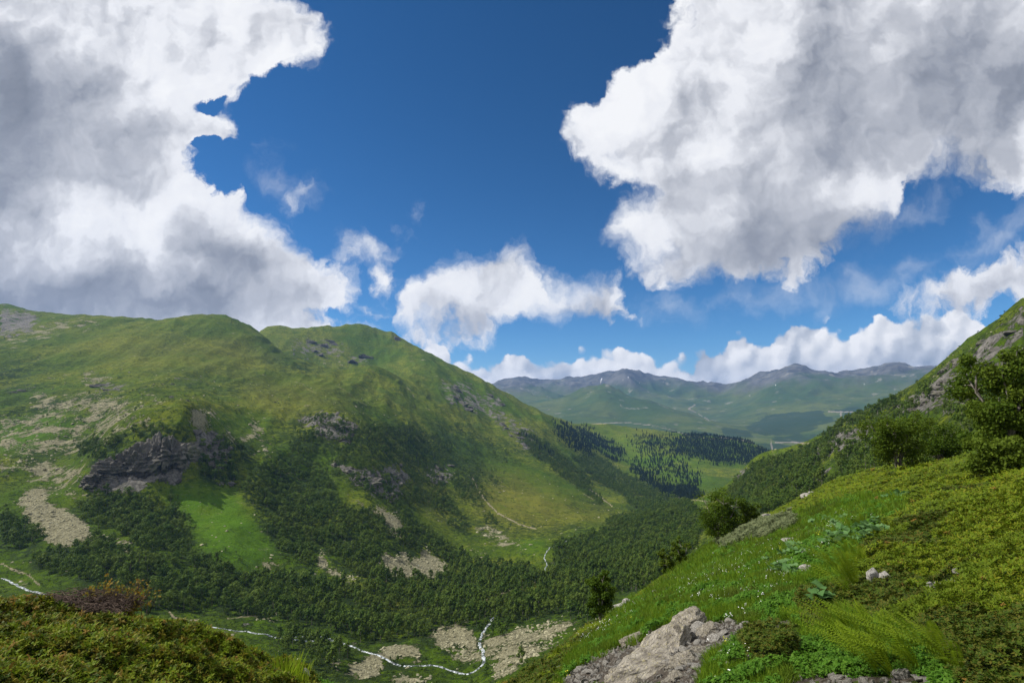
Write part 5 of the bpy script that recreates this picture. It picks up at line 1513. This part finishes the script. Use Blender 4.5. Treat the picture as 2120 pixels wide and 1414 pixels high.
# the big outcrop
b0 = np.array(drop(1370, 1350))
oc = link('rock_outcrop', None, loc=tuple(b0))
tag(oc, 'large layered grey and ochre rock outcrop breaking out of the turf', 'rock')
for k, (px, py, L, W, H, yaw, pit, lift) in enumerate(((1330, 1395, 1.05, .50, .42, .95, -.10, .05), (1385, 1345, .95, .42, .52, .92, -.16, .10), (1435, 1300, .62, .36, .46, .80, -.10, .12), (1290, 1412, .60, .40, .28, .95, -.05, .0), (1420, 1370, .50, .26, .34, 1.0, .10, .02), (1468, 1310, .42, .26, .28, .7, 0, .03),
                                                      (1315, 1325, .40, .30, .34, .7, .05, .06), (1340, 1308, .30, .24, .24, .5, 0, .03), (1460, 1345, .36, .22, .20, 1.1, .1, .0), (1400, 1402, .45, .24, .22, 1.0, .15, 0))):
    p = np.array(drop(px, py)) - b0
    me = rock_mesh(600 + k, 5, 20, .085, (1, 1, 1), .20, 'slab')
    me.materials.append(M_SLAB)
    link('slab', me, None, oc, (p[0], p[1], p[2] + lift * .5 - .06), (.25, pit, yaw), (L * .92, W * .95, H * .66))


# ------------------------------------------------------------------ near trees
def near_tree(px, py, hpx, wpx, seed, nleaf, label, leafm=.11, stems=4, r_fix=None, up=0.0):
    p = np.array(drop(px, py)) if r_fix is None else at(px, py, r_fix - 1, r_fix + 40)
    r = math.hypot(p[0], p[1])
    H, W = hpx / F_PX * r, wpx / F_PX * r
    rng = np.random.default_rng(seed)
    T = link('birch_tree', None, loc=(p[0], p[1], p[2] - .05))
    tag(T, label, 'tree')
    tubes, ends = [], []
    for s in range(stems):
        a = s * 6.28 / stems + rng.uniform(-.5, .5); sp = rng.uniform(.15, .42) * W
        top = np.array([math.cos(a) * sp, math.sin(a) * sp, H * rng.uniform(.72, .98)])
        t = np.linspace(0, 1, 7)[:, None]
        pts = top * t ** np.array([1.3, 1.3, 1.0]) + np.concatenate([np.zeros((1, 3)), rng.normal(0, .02 * H, (6, 3))])
        rad = np.linspace(.018 * H, .004 * H, 7)
        tubes.append(tube(pts, rad, 6))
        for j in range(11):
            u = rng.uniform(.18, .95); b_ = pts[min(int(u * 6), 6)]
            a2 = rng.uniform(0, 6.28); l = W * rng.uniform(.16, .36) * (1.15 - u * .6)
            e = b_ + np.array([math.cos(a2) * l, math.sin(a2) * l, l * rng.uniform(.1, .7)])
            mid_ = (b_ + e) / 2 + rng.normal(0, .03 * W, 3)
            tubes.append(tube([b_, mid_, e], [.006 * H, .004 * H, .0015 * H], 4))
            ends += [e, mid_ * .4 + e * .6]
        ends.append(top)
    V, F = cat_parts(tubes)
    link('trunk', mesh_np('trunk', V, F), M_BARK, T)
    ends = np.array(ends)
    k = rng.integers(0, len(ends), nleaf)
    rad = W * .125 * rng.uniform(.55, 1.35, len(ends))
    d = rng.normal(size=(nleaf, 3)); d /= np.linalg.norm(d, axis=1)[:, None]
    C = ends[k] + d * (rad[k] * rng.random(nleaf) ** .45)[:, None] * np.array([1, 1, .8])
    C[:, 2] = np.maximum(C[:, 2], .06 * H)
    N_ = d * .45 + rng.normal(size=(nleaf, 3)) * .55 + np.array([0, 0, .35]); N_ /= np.linalg.norm(N_, axis=1)[:, None]
    V, F, lv = leaf_quads(C, N_, leafm * rng.uniform(.7, 1.3, nleaf), rng, .7, (rng.random(len(ends))[k] * .6 + rng.random(nleaf) * .4))
    link('crown', mesh_np('crown', V, F, False, {'lv': lv}), M_NEARLEAF, T)


near_tree(1245, 1288, 105, 66, 31, 10000, 'lone slender birch on the crest at the lower end of the near slope', .10, 4)
near_tree(1492, 1125, 100, 110, 32, 13000, 'broad bushy birch on the crest left of the willow scrub', .13, 5)
near_tree(1383, 1182, 66, 40, 33, 6000, 'narrow birch lower on the crest, darker one of a close pair', .12, 3)
near_tree(1412, 1170, 58, 36, 34, 5000, 'narrow yellow-green birch, upper one of a close pair on the crest', .12, 3)
near_tree(1555, 1092, 44, 46, 35, 3000, 'low birch bush right behind the broad bushy birch', .13, 4)
near_tree(1862, 978, 104, 118, 36, 16000, 'dense round birch bush on the crest, darker of two side by side', .12, 7)
near_tree(1948, 952, 72, 96, 37, 10000, 'spreading pale green birch bush right of the dense round bush', .12, 6)
near_tree(2090, 965, 196, 150, 38, 26000, 'tall leafy birch at the right edge above the row of stones', .12, 5)
near_tree(2068, 985, 60, 100, 39, 12000, 'dark low birch scrub at the foot of the tall tree', .12, 6)

# ------------------------------------------------------------------ dead brush and yellowing shrub on the hummock
M_DEAD = bark_mat('dead_twigs', (0.040, 0.029, 0.024), (0.15, 0.112, 0.09), 20)
M_YLEAF = leaf_mat('yellowing_leaves', [(0.30, 0.17, 0.025), (0.24, 0.19, 0.03), (0.16, 0.16, 0.03), (0.34, 0.14, 0.02)], trans=.35)
p = np.array(drop(150, 1285, .10, 20))
T = link('dead_brush', None, loc=tuple(p)); tag(T, 'heap of dead brown twigs lying on the rhododendron hummock', 'brush')
tubes = []
ex = np.array([1.0, 0.02, -.03])
for i in range(620):
    c = np.array([rng.uniform(-.62, .60), rng.uniform(-.25, .25), 0]); c[2] = .10 + .16 * (1 - abs(c[0]) / .9) * rng.random() + c[0] * -.02
    a = rng.normal(0, .35); l = rng.uniform(.12, .36)
    d = np.array([math.cos(a), math.sin(a), rng.normal(.02, .14)]) * l * .5
    tubes.append(tube([c - d, c + rng.normal(0, .02, 3) + np.array([0, 0, .015]), c + d], [.0042, .0035, .0015], 4))
for i in range(60):
    c = np.array([rng.uniform(.2, .62), rng.uniform(-.1, .2), .12]); d = np.array([rng.uniform(-.1, .25), rng.uniform(-.1, .1), rng.uniform(.1, .30)])
    tubes.append(tube([c, c + d * .5 + rng.normal(0, .02, 3), c + d], [.004, .003, .0015], 4))
V, F = cat_parts(tubes)
link('twigs', mesh_np('twigs', V * np.array([.85, .85, .8]), F), M_DEAD, T)
p = np.array(drop(225, 1290, .10, 20))
T = link('yellowing_shrub', None, loc=tuple(p)); tag(T, 'small orange and yellow leaved shrub behind the dead brush', 'shrub')
tubes, C = [], []
for i in range(46):
    b_ = np.array([rng.uniform(-.30, .22), rng.uniform(-.05, .25), 0]); d = np.array([rng.uniform(-.10, .16), rng.uniform(-.1, .1), rng.uniform(.16, .36)])
    tubes.append(tube([b_, b_ + d * .5 + rng.normal(0, .015, 3), b_ + d], [.004, .003, .0012], 4))
    for j in range(16): C.append(b_ + d * rng.uniform(.35, 1.05) + rng.normal(0, .022, 3))
V, F = cat_parts(tubes); link('stems', mesh_np('stems', V, F), M_DEAD, T)
C = np.array(C); d = rng.normal(size=C.shape); d[:, 2] += .6; d /= np.linalg.norm(d, axis=1)[:, None]
V, F, lv = leaf_quads(C, d, rng.uniform(.022, .042, len(C)), rng); link('leaves', mesh_np('leaves', V, F, False, {'lv': lv}), M_YLEAF, T)
# bright grass tuft at the end of the hummock
me = grass_mesh('grass_clump', 480, 220, .24, M_FERN, (.0, 0), .22, .007)
o = link('grass_clump', me, None, None, drop(590, 1425, 0, 20)); tag(o, 'bright yellow-green grass clump at the bottom edge of the hummock', 'grass')
me = grass_mesh('grass_clump', 481, 60, .30, M_FERN, (.1, 0), .12, .009)
o = link('grass_clump', me, None, None, drop(245, 1290, .05, 20)); tag(o, 'small bright leafy tuft under the yellowing shrub', 'grass')
print('done', round(time.time() - T0, 1))
